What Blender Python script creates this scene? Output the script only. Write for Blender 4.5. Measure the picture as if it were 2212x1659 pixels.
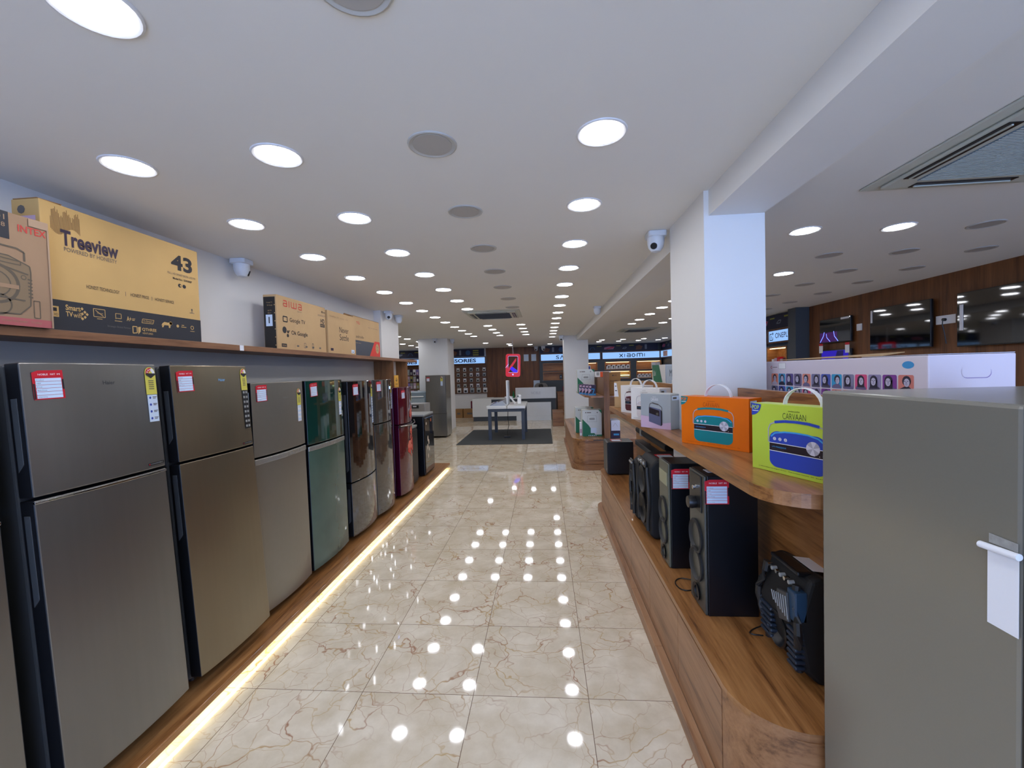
import bpy, bmesh, math, random
from mathutils import Vector, Matrix, Euler
random.seed(7)
C = bpy.context.scene.collection
for o in list(bpy.data.objects): bpy.data.objects.remove(o)

# ------------------------------------------------------------ camera, world, exposure
F_PX, PITCH, YAW, ROLL, CAM_H = 904.34, -0.029205, -0.076556, -0.028326, 1.6942
cy, sy, cp, sp = math.cos(YAW), math.sin(YAW), math.cos(PITCH), math.sin(PITCH)
_f = Vector((sy*cp, cy*cp, sp)); _r = Vector((cy, -sy, 0)); _u = _r.cross(_f)
cr, sr = math.cos(ROLL), math.sin(ROLL)
_r2 = cr*_r + sr*_u; _u2 = -sr*_r + cr*_u
cam_d = bpy.data.cameras.new('camera'); cam = bpy.data.objects.new('camera', cam_d); C.objects.link(cam)
cam_d.sensor_fit = 'HORIZONTAL'; cam_d.sensor_width = 36; cam_d.lens = 36*F_PX/2212
cam_d.clip_start = 0.05; cam_d.clip_end = 100
m = Matrix((( _r2.x, _u2.x, -_f.x, 0), (_r2.y, _u2.y, -_f.y, 0), (_r2.z, _u2.z, -_f.z, CAM_H), (0, 0, 0, 1)))
cam.matrix_world = m
bpy.context.scene.camera = cam
vs = bpy.context.scene.view_settings
vs.view_transform = 'Standard'; vs.look = 'None'; vs.gamma = 1; vs.use_curve_mapping = False
vs.exposure = 1.4
LAMP = 13.0          # radiance of the ceiling panels
w = bpy.data.worlds.new('sky'); bpy.context.scene.world = w; w.use_nodes = True
wb = w.node_tree.nodes['Background']; wb.inputs[0].default_value = (0.34, 0.53, 1.0, 1); wb.inputs[1].default_value = 2.9
CEIL = 2.68

# ------------------------------------------------------------ materials
def lin(c):
    return tuple(((v/255)/12.92 if v/255 <= .04045 else (((v/255)+.055)/1.055)**2.4) for v in c)
MC = {}
def mat(name, rgb, rough=.5, metal=0., spec=.5, noise=0., nscale=20., coat=0., emit=None, es=1., stretch=None, trans=0., bump=0.):
    if name in MC: return MC[name]
    m = bpy.data.materials.new(name); m.use_nodes = True; nt = m.node_tree; b = nt.nodes['Principled BSDF']
    c = lin(rgb)
    b.inputs['Base Color'].default_value = (*c, 1); b.inputs['Roughness'].default_value = rough
    b.inputs['Metallic'].default_value = metal; b.inputs['Specular IOR Level'].default_value = spec
    b.inputs['Coat Weight'].default_value = coat; b.inputs['Coat Roughness'].default_value = .04
    if trans: b.inputs['Transmission Weight'].default_value = trans
    if emit is not None:
        b.inputs['Emission Color'].default_value = (*lin(emit), 1); b.inputs['Emission Strength'].default_value = es
    if noise or bump:
        tc = nt.nodes.new('ShaderNodeTexCoord'); mp = nt.nodes.new('ShaderNodeMapping'); n = nt.nodes.new('ShaderNodeTexNoise')
        nt.links.new(tc.outputs['Object'], mp.inputs[0]); nt.links.new(mp.outputs[0], n.inputs['Vector'])
        if stretch: mp.inputs['Scale'].default_value = stretch
        n.inputs['Scale'].default_value = nscale; n.inputs['Detail'].default_value = 4
        if noise:
            r = nt.nodes.new('ShaderNodeMix'); r.data_type = 'RGBA'
            r.inputs['A'].default_value = (*[v*(1-noise) for v in c], 1); r.inputs['B'].default_value = (*[min(1, v*(1+noise)) for v in c], 1)
            nt.links.new(n.outputs['Fac'], r.inputs['Factor']); nt.links.new(r.outputs['Result'], b.inputs['Base Color'])
        if bump:
            bp = nt.nodes.new('ShaderNodeBump'); bp.inputs['Strength'].default_value = bump; bp.inputs['Distance'].default_value = .002
            nt.links.new(n.outputs['Fac'], bp.inputs['Height']); nt.links.new(bp.outputs[0], b.inputs['Normal'])
    MC[name] = m
    return m
def wood(name, dark, mid, light, axis='y', rough=.35, scale=1.0, coat=.0):
    """long-grained laminate; axis = direction of the grain"""
    if name in MC: return MC[name]
    m = bpy.data.materials.new(name); m.use_nodes = True; nt = m.node_tree; b = nt.nodes['Principled BSDF']; L = nt.links.new
    g = nt.nodes.new('ShaderNodeNewGeometry'); mp = nt.nodes.new('ShaderNodeMapping'); L(g.outputs['Position'], mp.inputs[0])
    s = {'x': (.55, 9, 9), 'y': (9, .55, 9), 'z': (9, 9, .55)}[axis]
    mp.inputs['Scale'].default_value = [v*scale for v in s]
    n = nt.nodes.new('ShaderNodeTexNoise'); n.inputs['Scale'].default_value = 1.6; n.inputs['Detail'].default_value = 5; n.inputs['Roughness'].default_value = .62; n.inputs['Distortion'].default_value = .7
    n2 = nt.nodes.new('ShaderNodeTexNoise'); n2.inputs['Scale'].default_value = 9; n2.inputs['Detail'].default_value = 6; n2.inputs['Roughness'].default_value = .7
    L(mp.outputs[0], n.inputs['Vector']); L(mp.outputs[0], n2.inputs['Vector'])
    ad = nt.nodes.new('ShaderNodeMath'); ad.operation = 'MULTIPLY_ADD'; ad.inputs[1].default_value = .35; L(n2.outputs['Fac'], ad.inputs[0]); 
    mu = nt.nodes.new('ShaderNodeMath'); mu.operation = 'MULTIPLY'; mu.inputs[1].default_value = .65; L(n.outputs['Fac'], mu.inputs[0]); L(mu.outputs[0], ad.inputs[2])
    r = nt.nodes.new('ShaderNodeValToRGB'); e = r.color_ramp.elements
    e[0].position = .36; e[0].color = (*lin(dark), 1); e[1].position = .64; e[1].color = (*lin(light), 1)
    k = e.new(.47); k.color = (*lin(mid), 1)
    L(ad.outputs[0], r.inputs[0]); L(r.outputs[0], b.inputs['Base Color'])
    b.inputs['Roughness'].default_value = rough; b.inputs['Coat Weight'].default_value = coat
    MC[name] = m
    return m
def marble():
    m = bpy.data.materials.new('polished_beige_marble_tile'); m.use_nodes = True; nt = m.node_tree; b = nt.nodes['Principled BSDF']; L = nt.links.new
    N = nt.nodes.new
    g = N('ShaderNodeNewGeometry'); mp = N('ShaderNodeMapping'); mp.inputs['Location'].default_value = (1.6136, -2.1275, 0)
    L(g.outputs['Position'], mp.inputs[0])
    br = N('ShaderNodeTexBrick'); br.offset = 0; br.squash = 1; br.inputs['Scale'].default_value = 1
    br.inputs['Mortar Size'].default_value = .0016; br.inputs['Mortar Smooth'].default_value = 0
    br.inputs['Brick Width'].default_value = .6; br.inputs['Row Height'].default_value = .6
    br.inputs['Color1'].default_value = (0, 0, 0, 1); br.inputs['Color2'].default_value = (1, 1, 1, 1); br.inputs['Mortar'].default_value = (.5, .5, .5, 1)
    L(mp.outputs[0], br.inputs['Vector'])
    # a different piece of stone in every tile
    sn = N('ShaderNodeVectorMath'); sn.operation = 'SNAP'; sn.inputs[1].default_value = (.6, .6, 10); L(mp.outputs[0], sn.inputs[0])
    wn = N('ShaderNodeTexWhiteNoise'); wn.noise_dimensions = '3D'; L(sn.outputs[0], wn.inputs['Vector'])
    sc = N('ShaderNodeVectorMath'); sc.operation = 'SCALE'; sc.inputs['Scale'].default_value = 30; L(wn.outputs['Color'], sc.inputs[0])
    av = N('ShaderNodeVectorMath'); L(mp.outputs[0], av.inputs[0]); L(sc.outputs[0], av.inputs[1])
    def veins(scale, dist, width, seed):
        n = N('ShaderNodeTexNoise'); n.inputs['Scale'].default_value = 2.6; n.inputs['Detail'].default_value = 4; L(av.outputs[0], n.inputs['Vector'])
        s2 = N('ShaderNodeVectorMath'); s2.operation = 'SCALE'; s2.inputs['Scale'].default_value = dist; L(n.outputs['Color'], s2.inputs[0])
        a2 = N('ShaderNodeVectorMath'); L(av.outputs[0], a2.inputs[0]); L(s2.outputs[0], a2.inputs[1])
        a3 = N('ShaderNodeVectorMath'); a3.inputs[1].default_value = (seed, seed*2, seed); L(a2.outputs[0], a3.inputs[0])
        v = N('ShaderNodeTexVoronoi'); v.feature = 'DISTANCE_TO_EDGE'; v.inputs['Scale'].default_value = scale; L(a3.outputs[0], v.inputs['Vector'])
        mr = N('ShaderNodeMapRange'); mr.inputs['From Min'].default_value = 0; mr.inputs['From Max'].default_value = width
        mr.inputs['To Min'].default_value = 1; mr.inputs['To Max'].default_value = 0; L(v.outputs['Distance'], mr.inputs['Value'])
        return mr.outputs[0]
    v1 = veins(2.7, .55, .016, 0); v2 = veins(7.5, .4, .026, 5.3)
    # fade veins in and out
    nf = N('ShaderNodeTexNoise'); nf.inputs['Scale'].default_value = 2.6; nf.inputs['Detail'].default_value = 3; L(av.outputs[0], nf.inputs['Vector'])
    fr = N('ShaderNodeMapRange'); fr.inputs['From Min'].default_value = .32; fr.inputs['From Max'].default_value = .56; L(nf.outputs['Fac'], fr.inputs['Value'])
    m1 = N('ShaderNodeMath'); m1.operation = 'MULTIPLY'; L(v1, m1.inputs[0]); L(fr.outputs[0], m1.inputs[1])
    m2 = N('ShaderNodeMath'); m2.operation = 'MULTIPLY'; m2.inputs[1].default_value = .6; L(v2, m2.inputs[0])
    m2b = N('ShaderNodeMath'); m2b.operation = 'MULTIPLY'; L(m2.outputs[0], m2b.inputs[0]); L(fr.outputs[0], m2b.inputs[1])
    mx = N('ShaderNodeMath'); mx.operation = 'MAXIMUM'; L(m1.outputs[0], mx.inputs[0]); L(m2b.outputs[0], mx.inputs[1])
    # cloudy ground
    nc = N('ShaderNodeTexNoise'); nc.inputs['Scale'].default_value = 5; nc.inputs['Detail'].default_value = 6; nc.inputs['Roughness'].default_value = .6; L(av.outputs[0], nc.inputs['Vector'])
    rc = N('ShaderNodeValToRGB'); rc.color_ramp.elements[0].position = .3; rc.color_ramp.elements[0].color = (*lin((202, 186, 158)), 1)
    rc.color_ramp.elements[1].position = .7; rc.color_ramp.elements[1].color = (*lin((230, 218, 196)), 1); L(nc.outputs['Fac'], rc.inputs[0])
    vc = N('ShaderNodeValToRGB'); vc.color_ramp.elements[0].position = .42; vc.color_ramp.elements[0].color = (*lin((150, 86, 50)), 1); vc.color_ramp.elements[1].position = .58; vc.color_ramp.elements[1].color = (*lin((186, 150, 92)), 1)
    vn = N('ShaderNodeTexNoise'); vn.inputs['Scale'].default_value = 6; L(av.outputs[0], vn.inputs['Vector']); L(vn.outputs['Fac'], vc.inputs[0])
    mixv = N('ShaderNodeMix'); mixv.data_type = 'RGBA'; L(vc.outputs[0], mixv.inputs['B'])
    f = N('ShaderNodeMath'); f.operation = 'MULTIPLY'; f.inputs[1].default_value = .85; L(mx.outputs[0], f.inputs[0])
    L(f.outputs[0], mixv.inputs['Factor']); L(rc.outputs[0], mixv.inputs['A'])
    gm = N('ShaderNodeMix'); gm.data_type = 'RGBA'; gm.inputs['B'].default_value = (*lin((120, 98, 80)), 1)
    L(br.outputs['Fac'], gm.inputs['Factor']); L(mixv.outputs['Result'], gm.inputs['A']); L(gm.outputs['Result'], b.inputs['Base Color'])
    b.inputs['Roughness'].default_value = .045; b.inputs['IOR'].default_value = 1.55
    # slight unevenness of laid tiles: each tile tips a hair, which breaks the mirror images at the joints
    s3 = N('ShaderNodeVectorMath'); s3.operation = 'SUBTRACT'; s3.inputs[1].default_value = (.5, .5, .5); L(wn.outputs['Color'], s3.inputs[0])
    s4 = N('ShaderNodeVectorMath'); s4.operation = 'MULTIPLY'; s4.inputs[1].default_value = (.004, .004, 0); L(s3.outputs[0], s4.inputs[0])
    s5 = N('ShaderNodeVectorMath'); L(s4.outputs[0], s5.inputs[0]); L(g.outputs['Normal'], s5.inputs[1])
    s6 = N('ShaderNodeVectorMath'); s6.operation = 'NORMALIZE'; L(s5.outputs[0], s6.inputs[0]); L(s6.outputs[0], b.inputs['Normal'])
    return m

WHITE_WALL = mat('white_wall_paint', (226, 225, 222), .6, noise=.02, nscale=3)
CEIL_M = mat('matt_ceiling_paint', (230, 228, 222), .75, noise=.02, nscale=2)
SHADED_WALL = mat('white_wall_paint_shaded', (196, 194, 190), .6)  # same white paint, coloured darker for the shade below the wall shelf
MARBLE = marble()
WD_Y = wood('walnut_laminate_lengthwise', (92, 54, 26), (146, 98, 54), (178, 128, 78), 'y', .32, coat=.08)
WD_Z = wood('walnut_laminate_upright', (84, 52, 28), (120, 80, 46), (142, 100, 62), 'z', .4)
WD_X = wood('walnut_laminate_crosswise', (98, 64, 38), (142, 98, 62), (166, 120, 80), 'x', .4)
WD_FR = wood('walnut_laminate_fronts', (106, 70, 44), (148, 106, 72), (170, 128, 92), 'y', .4, scale=.9)
WD_WALL = wood('walnut_wall_panelling', (70, 40, 20), (108, 66, 34), (132, 84, 46), 'z', .5, scale=.55)
WD_SHELF = wood('shelf_laminate', (96, 60, 38), (130, 88, 58), (150, 106, 72), 'y', .45)
BLACK = mat('black_plastic', (16, 17, 20), .35)
BLACKM = mat('black_matt', (14, 15, 18), .7)
NAVY = mat('black_vinyl_cabinet', (10, 12, 18), .32, noise=.15, nscale=90)
GREYP = mat('dark_grey_plastic', (58, 60, 62), .4)
GREYL = mat('light_grey_plastic', (150, 152, 150), .45)
CHROME = mat('chrome', (205, 205, 205), .12, metal=1)
STEEL = mat('brushed_grey_steel', (134, 132, 128), .3, metal=.85, noise=.05, nscale=30, stretch=(1, 1, .05))
STEELB = mat('brushed_bronze_steel', (142, 130, 108), .28, metal=.85, noise=.05, nscale=30, stretch=(1, 1, .05))
STEELW = mat('pale_steel_laminate', (148, 143, 132), .34, metal=.75, noise=.03, nscale=30)
PAINTG = mat('grey_painted_cabinet', (134, 132, 123), .26, metal=.35, noise=.03, nscale=200)
GLASSBK = mat('black_glass_door', (18, 12, 14), .05, spec=.9, coat=1)
GLASSGN = mat('dark_green_glass_door', (8, 52, 44), .06, spec=.8, coat=1, noise=.8, nscale=3)
FILM = mat('green_door_under_film', (62, 88, 78), .22, spec=.6, coat=.4, noise=.35, nscale=4)
GLASSGR = mat('dark_grey_glass_door', (66, 62, 56), .06, spec=.9, coat=1)
MAROON = mat('maroon_glass_door', (84, 8, 30), .1, spec=.8, coat=1, noise=.3, nscale=5)
MAROONS = mat('maroon_cabinet', (70, 6, 40), .25, metal=.3)
PAPER = mat('white_paper', (232, 234, 240), .6)
PAPERB = mat('blue_white_paper', (206, 222, 240), .6)
RED = mat('red_print', (200, 18, 40), .5)
YEL = mat('yellow_print', (214, 204, 84), .55)
INK = mat('black_ink', (26, 24, 30), .6)
INKG = mat('grey_ink', (96, 90, 84), .6)
KRAFT = mat('kraft_cardboard', (192, 158, 112), .75, noise=.05, nscale=8)
KRAFTY = mat('yellow_kraft_cardboard', (200, 162, 100), .75, noise=.05, nscale=8)
KRAFTD = mat('brown_cardboard', (150, 110, 66), .8, noise=.08, nscale=8)
KRAFTI = mat('pink_kraft_cardboard', (160, 128, 98), .75, noise=.12, nscale=7)
WHITEC = mat('white_carton', (228, 226, 224), .5)
ORANGE = mat('orange_carton', (226, 108, 0), .4)
LIME = mat('lime_carton', (182, 204, 66), .4)
GREYC = mat('silver_grey_carton', (160, 166, 168), .45)
GREEN = mat('dark_green_print', (16, 108, 72), .5)
TEAL = mat('teal_print', (0, 122, 128), .5)
BLUE = mat('blue_print', (40, 66, 168), .5)
LBLUE = mat('light_blue_print', (60, 150, 210), .5)
PINKC = mat('pink_print', (196, 168, 190), .5)
WHITEP = mat('white_print', (236, 236, 236), .5)
WHITEG = mat('glossy_white_laminate', (222, 222, 218), .2)
CHARC = mat('charcoal_laminate', (66, 72, 78), .5)
SIGNB = mat('lit_sign_face', (70, 90, 120), .5, emit=(150, 196, 255), es=.36)
LEDY = mat('warm_led_strip', (255, 250, 200), .4, emit=(250, 252, 205), es=5)
LEDW = mat('niche_lamp', (255, 240, 200), .4, emit=(255, 220, 150), es=1.8)
PANEL = mat('lamp_diffuser', (250, 250, 255), .4, emit=(245, 247, 255), es=LAMP)
PANELOFF = mat('unlit_lamp_diffuser', (176, 172, 166), .5)
RIMOFF = mat('grey_lamp_rim', (186, 184, 178), .6)
RIM = mat('white_lamp_rim', (225, 225, 225), .4)
MATT = mat('dark_grey_carpet', (64, 66, 66), .95, noise=.15, nscale=400)
SLATE = mat('slate_blue_table_leg', (62, 72, 88), .5)
SKIN = mat('skin', (150, 104, 78), .55)
HAIR = mat('black_hair', (20, 16, 14), .6)

# ------------------------------------------------------------ mesh helpers
class G:
    def __init__(s): s.bm = bmesh.new(); s.mats = []
    def mi(s, m):
        if m is None: return 0
        if m not in s.mats: s.mats.append(m)
        return s.mats.index(m)
    def box(s, x0, x1, y0, y1, z0, z1, m=None):
        v = [s.bm.verts.new(p) for p in ((x0,y0,z0),(x1,y0,z0),(x1,y1,z0),(x0,y1,z0),(x0,y0,z1),(x1,y0,z1),(x1,y1,z1),(x0,y1,z1))]
        k = s.mi(m)
        for f in ((3,2,1,0),(4,5,6,7),(0,1,5,4),(1,2,6,5),(2,3,7,6),(3,0,4,7)):
            s.bm.faces.new([v[i] for i in f]).material_index = k
        return s
    def prism(s, pts, z0, z1, m=None, mside=None, frame=None, cap=True):
        """pts: 2D outline (ccw), extruded along z; frame maps (a,b,c)->xyz"""
        fr = frame or (lambda a, b, c: (a, b, c))
        lo = [s.bm.verts.new(fr(a, b, z0)) for a, b in pts]; hi = [s.bm.verts.new(fr(a, b, z1)) for a, b in pts]
        n = len(pts); k = s.mi(m); ks = s.mi(mside) if mside is not None else k
        if cap:
            s.bm.faces.new(lo[::-1]).material_index = k; s.bm.faces.new(hi).material_index = k
        for i in range(n):
            s.bm.faces.new((lo[i], lo[(i+1) % n], hi[(i+1) % n], hi[i])).material_index = ks
        return s
    def cyl(s, p0, p1, r0, r1=None, m=None, seg=20, cap=True):
        r1 = r0 if r1 is None else r1
        p0 = Vector(p0); p1 = Vector(p1); d = (p1-p0).normalized()
        a = Vector((0, 0, 1)) if abs(d.z) < .9 else Vector((1, 0, 0))
        u = d.cross(a).normalized(); v = d.cross(u); k = s.mi(m)
        A = []; B = []
        for i in range(seg):
            t = 2*math.pi*i/seg; o = u*math.cos(t)+v*math.sin(t)
            A.append(s.bm.verts.new(p0+o*r0)); B.append(s.bm.verts.new(p1+o*r1))
        for i in range(seg): s.bm.faces.new((A[i], B[i], B[(i+1) % seg], A[(i+1) % seg])).material_index = k
        if cap:
            s.bm.faces.new(A).material_index = k; s.bm.faces.new(B[::-1]).material_index = k
        return s
    def tube(s, pts, r, m=None, seg=8, closed=False):
        P = [Vector(p) for p in pts]; k = s.mi(m); rings = []; n = len(P)
        for i, p in enumerate(P):
            if closed: d = (P[(i+1) % n]-P[i-1]).normalized()
            else: d = ((P[min(i+1, n-1)]-P[max(i-1, 0)])).normalized()
            a = Vector((0, 0, 1)) if abs(d.z) < .95 else Vector((1, 0, 0))
            u = d.cross(a).normalized(); v = d.cross(u)
            rings.append([s.bm.verts.new(p+(u*math.cos(2*math.pi*j/seg)+v*math.sin(2*math.pi*j/seg))*r) for j in range(seg)])
        for i in range(n if closed else n-1):
            a = rings[i]; b = rings[(i+1) % n]
            for j in range(seg): s.bm.faces.new((a[j], a[(j+1) % seg], b[(j+1) % seg], b[j])).material_index = k
        if not closed:
            s.bm.faces.new(rings[0][::-1]).material_index = k; s.bm.faces.new(rings[-1]).material_index = k
        return s
    def lathe(s, prof, m=None, seg=24, org=(0, 0, 0), axis='z'):
        k = s.mi(m); rings = []
        def T(r, t, h):
            a, b = r*math.cos(t), r*math.sin(t)
            return {'z': (org[0]+a, org[1]+b, org[2]+h), 'x': (org[0]+h, org[1]+a, org[2]+b), 'y': (org[0]+b, org[1]+h, org[2]+a)}[axis]
        for r, h in prof:
            if r < 1e-6: rings.append([s.bm.verts.new(T(0, 0, h))])
            else: rings.append([s.bm.verts.new(T(r, 2*math.pi*j/seg, h)) for j in range(seg)])
        for a, b in zip(rings, rings[1:]):
            for j in range(seg):
                q = [a[j % len(a)], a[(j+1) % len(a)], b[(j+1) % len(b)], b[j % len(b)]]
                q2 = []
                for v in q:
                    if v not in q2: q2.append(v)
                if len(q2) > 2: s.bm.faces.new(q2).material_index = k
        return s
    def ends(s, m0, m1):
        """faces looking along y get the crosswise grain"""
        bmesh.ops.recalc_face_normals(s.bm, faces=s.bm.faces); a, b = s.mi(m0), s.mi(m1)
        for f in s.bm.faces:
            f.normal_update(); f.material_index = b if abs(f.normal.y) > .6 else a
        return s
    def build(s, name, m=None, parent=None, loc=None, rot=None, bevel=0, smooth=False, bseg=2):
        me = bpy.data.meshes.new(name)
        bmesh.ops.recalc_face_normals(s.bm, faces=s.bm.faces)
        s.bm.to_mesh(me); s.bm.free()
        for x in (s.mats or [m]): me.materials.append(x)
        o = bpy.data.objects.new(name, me); C.objects.link(o)
        if parent: o.parent = parent
        if loc: o.location = loc
        if rot: o.rotation_euler = rot
        if smooth:
            for p in me.polygons: p.use_smooth = True
            md = o.modifiers.new('crease', 'EDGE_SPLIT'); md.split_angle = math.radians(35)
        if bevel:
            b = o.modifiers.new('bevel', 'BEVEL'); b.width = bevel; b.segments = bseg; b.limit_method = 'ANGLE'; b.angle_limit = math.radians(40)
        return o
def rrect(u0, u1, v0, v1, r, n=5):
    P = []
    for cx_, cy_, a0 in ((u1-r, v0+r, -90), (u1-r, v1-r, 0), (u0+r, v1-r, 90), (u0+r, v0+r, 180)):
        for i in range(n+1):
            t = math.radians(a0+90*i/n); P.append((cx_+r*math.cos(t), cy_+r*math.sin(t)))
    return P
TC = {}
def textmesh(s, bold=0.):
    k = (s, bold)
    if k in TC: return TC[k]
    cu = bpy.data.curves.new('t', 'FONT'); cu.body = s; cu.size = 1; cu.resolution_u = 3; cu.offset = bold; cu.space_line = .95
    ob = bpy.data.objects.new('t', cu); C.objects.link(ob)
    bpy.context.view_layer.update()
    dg = bpy.context.evaluated_depsgraph_get(); ev = ob.evaluated_get(dg); me = ev.to_mesh()
    V = [(v.co.x, v.co.y) for v in me.vertices]; P = [tuple(p.vertices) for p in me.polygons]
    ev.to_mesh_clear(); bpy.data.objects.remove(ob); bpy.data.curves.remove(cu)
    x0 = min(v[0] for v in V); x1 = max(v[0] for v in V); y0 = min(v[1] for v in V); y1 = max(v[1] for v in V)
    V = [((x-x0)/(x1-x0), (y-y0)/max(1e-6, y1-y0)) for x, y in V]
    TC[k] = (V, P, (x1-x0)/max(1e-6, y1-y0))
    return TC[k]
class Print:
    """flat printing on a face: O origin, U to the right, V up; lies just proud of the surface"""
    def __init__(s, O, U, V, step=.0005, base=.0006):
        s.O = Vector(O); s.U = Vector(U).normalized(); s.V = Vector(V).normalized(); s.N = s.U.cross(s.V)
        s.bm = bmesh.new(); s.mats = []; s.step = step; s.base = base
    def pt(s, u, v, l): return s.O+s.U*u+s.V*v+s.N*(s.base+l*s.step)
    def k(s, m):
        if m not in s.mats: s.mats.append(m)
        return s.mats.index(m)
    def poly(s, pts, m, l=0):
        f = s.bm.faces.new([s.bm.verts.new(s.pt(a, b, l)) for a, b in pts]); f.material_index = s.k(m); return s
    def rect(s, u0, v0, u1, v1, m, l=0): return s.poly([(u0, v0), (u1, v0), (u1, v1), (u0, v1)], m, l)
    def rr(s, u0, v0, u1, v1, r, m, l=0): return s.poly(rrect(u0, u1, v0, v1, r), m, l)
    def circ(s, u, v, r, m, l=0, n=20, ry=None):
        ry = ry or r
        return s.poly([(u+r*math.cos(2*math.pi*i/n), v+ry*math.sin(2*math.pi*i/n)) for i in range(n)], m, l)
    def ring(s, u, v, r, w, m, l=0, n=20):
        k = s.k(m)
        for i in range(n):
            a, b = 2*math.pi*i/n, 2*math.pi*(i+1)/n
            s.poly([(u+r*math.cos(a), v+r*math.sin(a)), (u+r*math.cos(b), v+r*math.sin(b)), (u+(r-w)*math.cos(b), v+(r-w)*math.sin(b)), (u+(r-w)*math.cos(a), v+(r-w)*math.sin(a))], m, l)
        return s
    def line(s, pts, w, m, l=0):
        for (a, b), (c, d) in zip(pts, pts[1:]):
            L = math.hypot(c-a, d-b) or 1; nx, ny = -(d-b)/L*w/2, (c-a)/L*w/2
            s.poly([(a-nx, b-ny), (c-nx, d-ny), (c+nx, d+ny), (a+nx, b+ny)], m, l)
        return s
    def text(s, t, u, v, w, h, m, l=1, bold=0.):
        V, P, asp = textmesh(t, bold)
        if w is None: w = h*asp
        if h is None: h = w/asp
        vs_ = [s.bm.verts.new(s.pt(u+a*w, v+b*h, l)) for a, b in V]; k = s.k(m)
        for p in P:
            try: s.bm.faces.new([vs_[i] for i in p]).material_index = k
            except ValueError: pass
        return s
    def build(s, name, parent=None):
        me = bpy.data.meshes.new(name); s.bm.to_mesh(me); s.bm.free()
        for x in s.mats: me.materials.append(x)
        o = bpy.data.objects.new(name, me); C.objects.link(o)
        if parent: o.parent = parent
        return o
def tag(o, label, cat, group=None, kind=None):
    o['label'] = label; o['category'] = cat
    if group: o['group'] = group
    if kind: o['kind'] = kind
    return o
def thing(name, label, cat, loc=(0, 0, 0), rz=0., group=None, rot=None):
    o = bpy.data.objects.new(name, None); C.objects.link(o); o.location = loc
    o.rotation_euler = rot or (0, 0, rz); o.empty_display_size = .1
    return tag(o, label, cat, group)
def struct(o):
    o['kind'] = 'structure'; return o
def copy_tree(o, parent=None):
    c = o.copy(); C.objects.link(c); c.parent = parent
    for ch in [x for x in bpy.data.objects if x.parent == o]: copy_tree(ch, c)
    return c
ORD = ['nearest', 'second', 'third', 'fourth', 'fifth', 'sixth', 'seventh', 'eighth', 'ninth', 'tenth', 'eleventh', 'twelfth', 'thirteenth', 'fourteenth', 'fifteenth', 'sixteenth', 'seventeenth', 'eighteenth', 'nineteenth', 'twentieth']
def B(x0, x1, y0, y1, z0, z1): return G().box(x0, x1, y0, y1, z0, z1)

# ============================================================ THE ROOM
Y0, Y1, XL, XR, XFL = -4.0, 16.95, -2.55, 4.65, -8.6
struct(B(XFL-.2, XR+.2, Y0-.2, Y1+.2, -.1, 0).build('floor', MARBLE))
struct(B(XFL-.2, XR+.2, Y0-.2, Y1+.2, CEIL, CEIL+.12).build('ceiling', CEIL_M))
WXL = G(); WXL.box(XL-.2, XL, Y0, 6.95, 1.93, CEIL, WHITE_WALL); WXL.box(XL-.2, XL, Y0, 6.95, 0, 1.93, SHADED_WALL)
struct(WXL.build('wall_left'))
struct(B(-2.553, -2.44, 6.2, 6.95, 0, CEIL).build('trim_1', WHITE_WALL))          # pier closing the left wall
struct(B(XFL, XL-.2, 6.8, 6.95, 0, CEIL).build('wall_left_return', WHITE_WALL))
struct(B(XFL-.2, XFL, 6.8, Y1, 0, CEIL).build('wall_far_left', WHITE_WALL))
fw = G(); fw.box(XFL, -2.33, Y1, Y1+.15, 0, CEIL, WHITE_WALL); fw.box(-2.33, -.17, Y1-.02, Y1+.15, 0, CEIL, WD_WALL); fw.box(-.17, XR+.2, Y1, Y1+.15, 0, CEIL, CHARC)
struct(fw.build('wall_far'))
wr = G(); wr.box(XR, XR+.15, Y0, 7.72, 0, CEIL, WD_WALL); wr.box(XR+.001, XR+.15, 7.72, Y1, 0, CEIL, CHARC)
struct(wr.build('wall_right'))
# storefront behind the camera: piers, sill and lintel around daylight glazing
sf = G(); sf.box(XL, XR, Y0-.12, Y0, 2.4, CEIL); sf.box(XL, XL+.3, Y0-.12, Y0, 0, 2.4); sf.box(XR-.3, XR, Y0-.12, Y0, 0, 2.4); sf.box(XL, XR, Y0-.12, Y0, 0, .15)
struct(sf.build('wall_back', WHITE_WALL))
fr = G()
for x in (-2.25, -.55, 1.15, 2.85, 4.31): fr.box(x-.03, x+.03, Y0-.08, Y0-.03, .15, 2.4)
struct(fr.build('window_1', GREYP))
# columns and beam
struct(G().box(.92, 1.25, 2.46, 3.09, 0, CEIL).build('trim_2', WHITE_WALL))
struct(G().box(.585, 1.27, 12.0, 12.7, 0, CEIL).build('trim_3', WHITE_WALL))
struct(G().box(-3.5, -2.665, 11.56, 12.35, 0, CEIL).build('trim_4', WHITE_WALL))
bm_ = G(); bm_.box(.947, 1.247, Y0, 2.46, 2.54, CEIL-.0005); bm_.box(.947, 1.247, 3.09, 12.0, 2.54, CEIL-.0005)
struct(bm_.build('trim_5', WHITE_WALL))
bb = G()
for a in ((.575, 1.28, 11.99, 12.71), (-3.51, -2.655, 11.55, 12.36)): bb.box(a[0], a[1], a[2], a[3], 0, .09)
struct(bb.build('baseboard_far', mat('cream_skirting_stone', (206, 196, 176), .2)))

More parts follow.
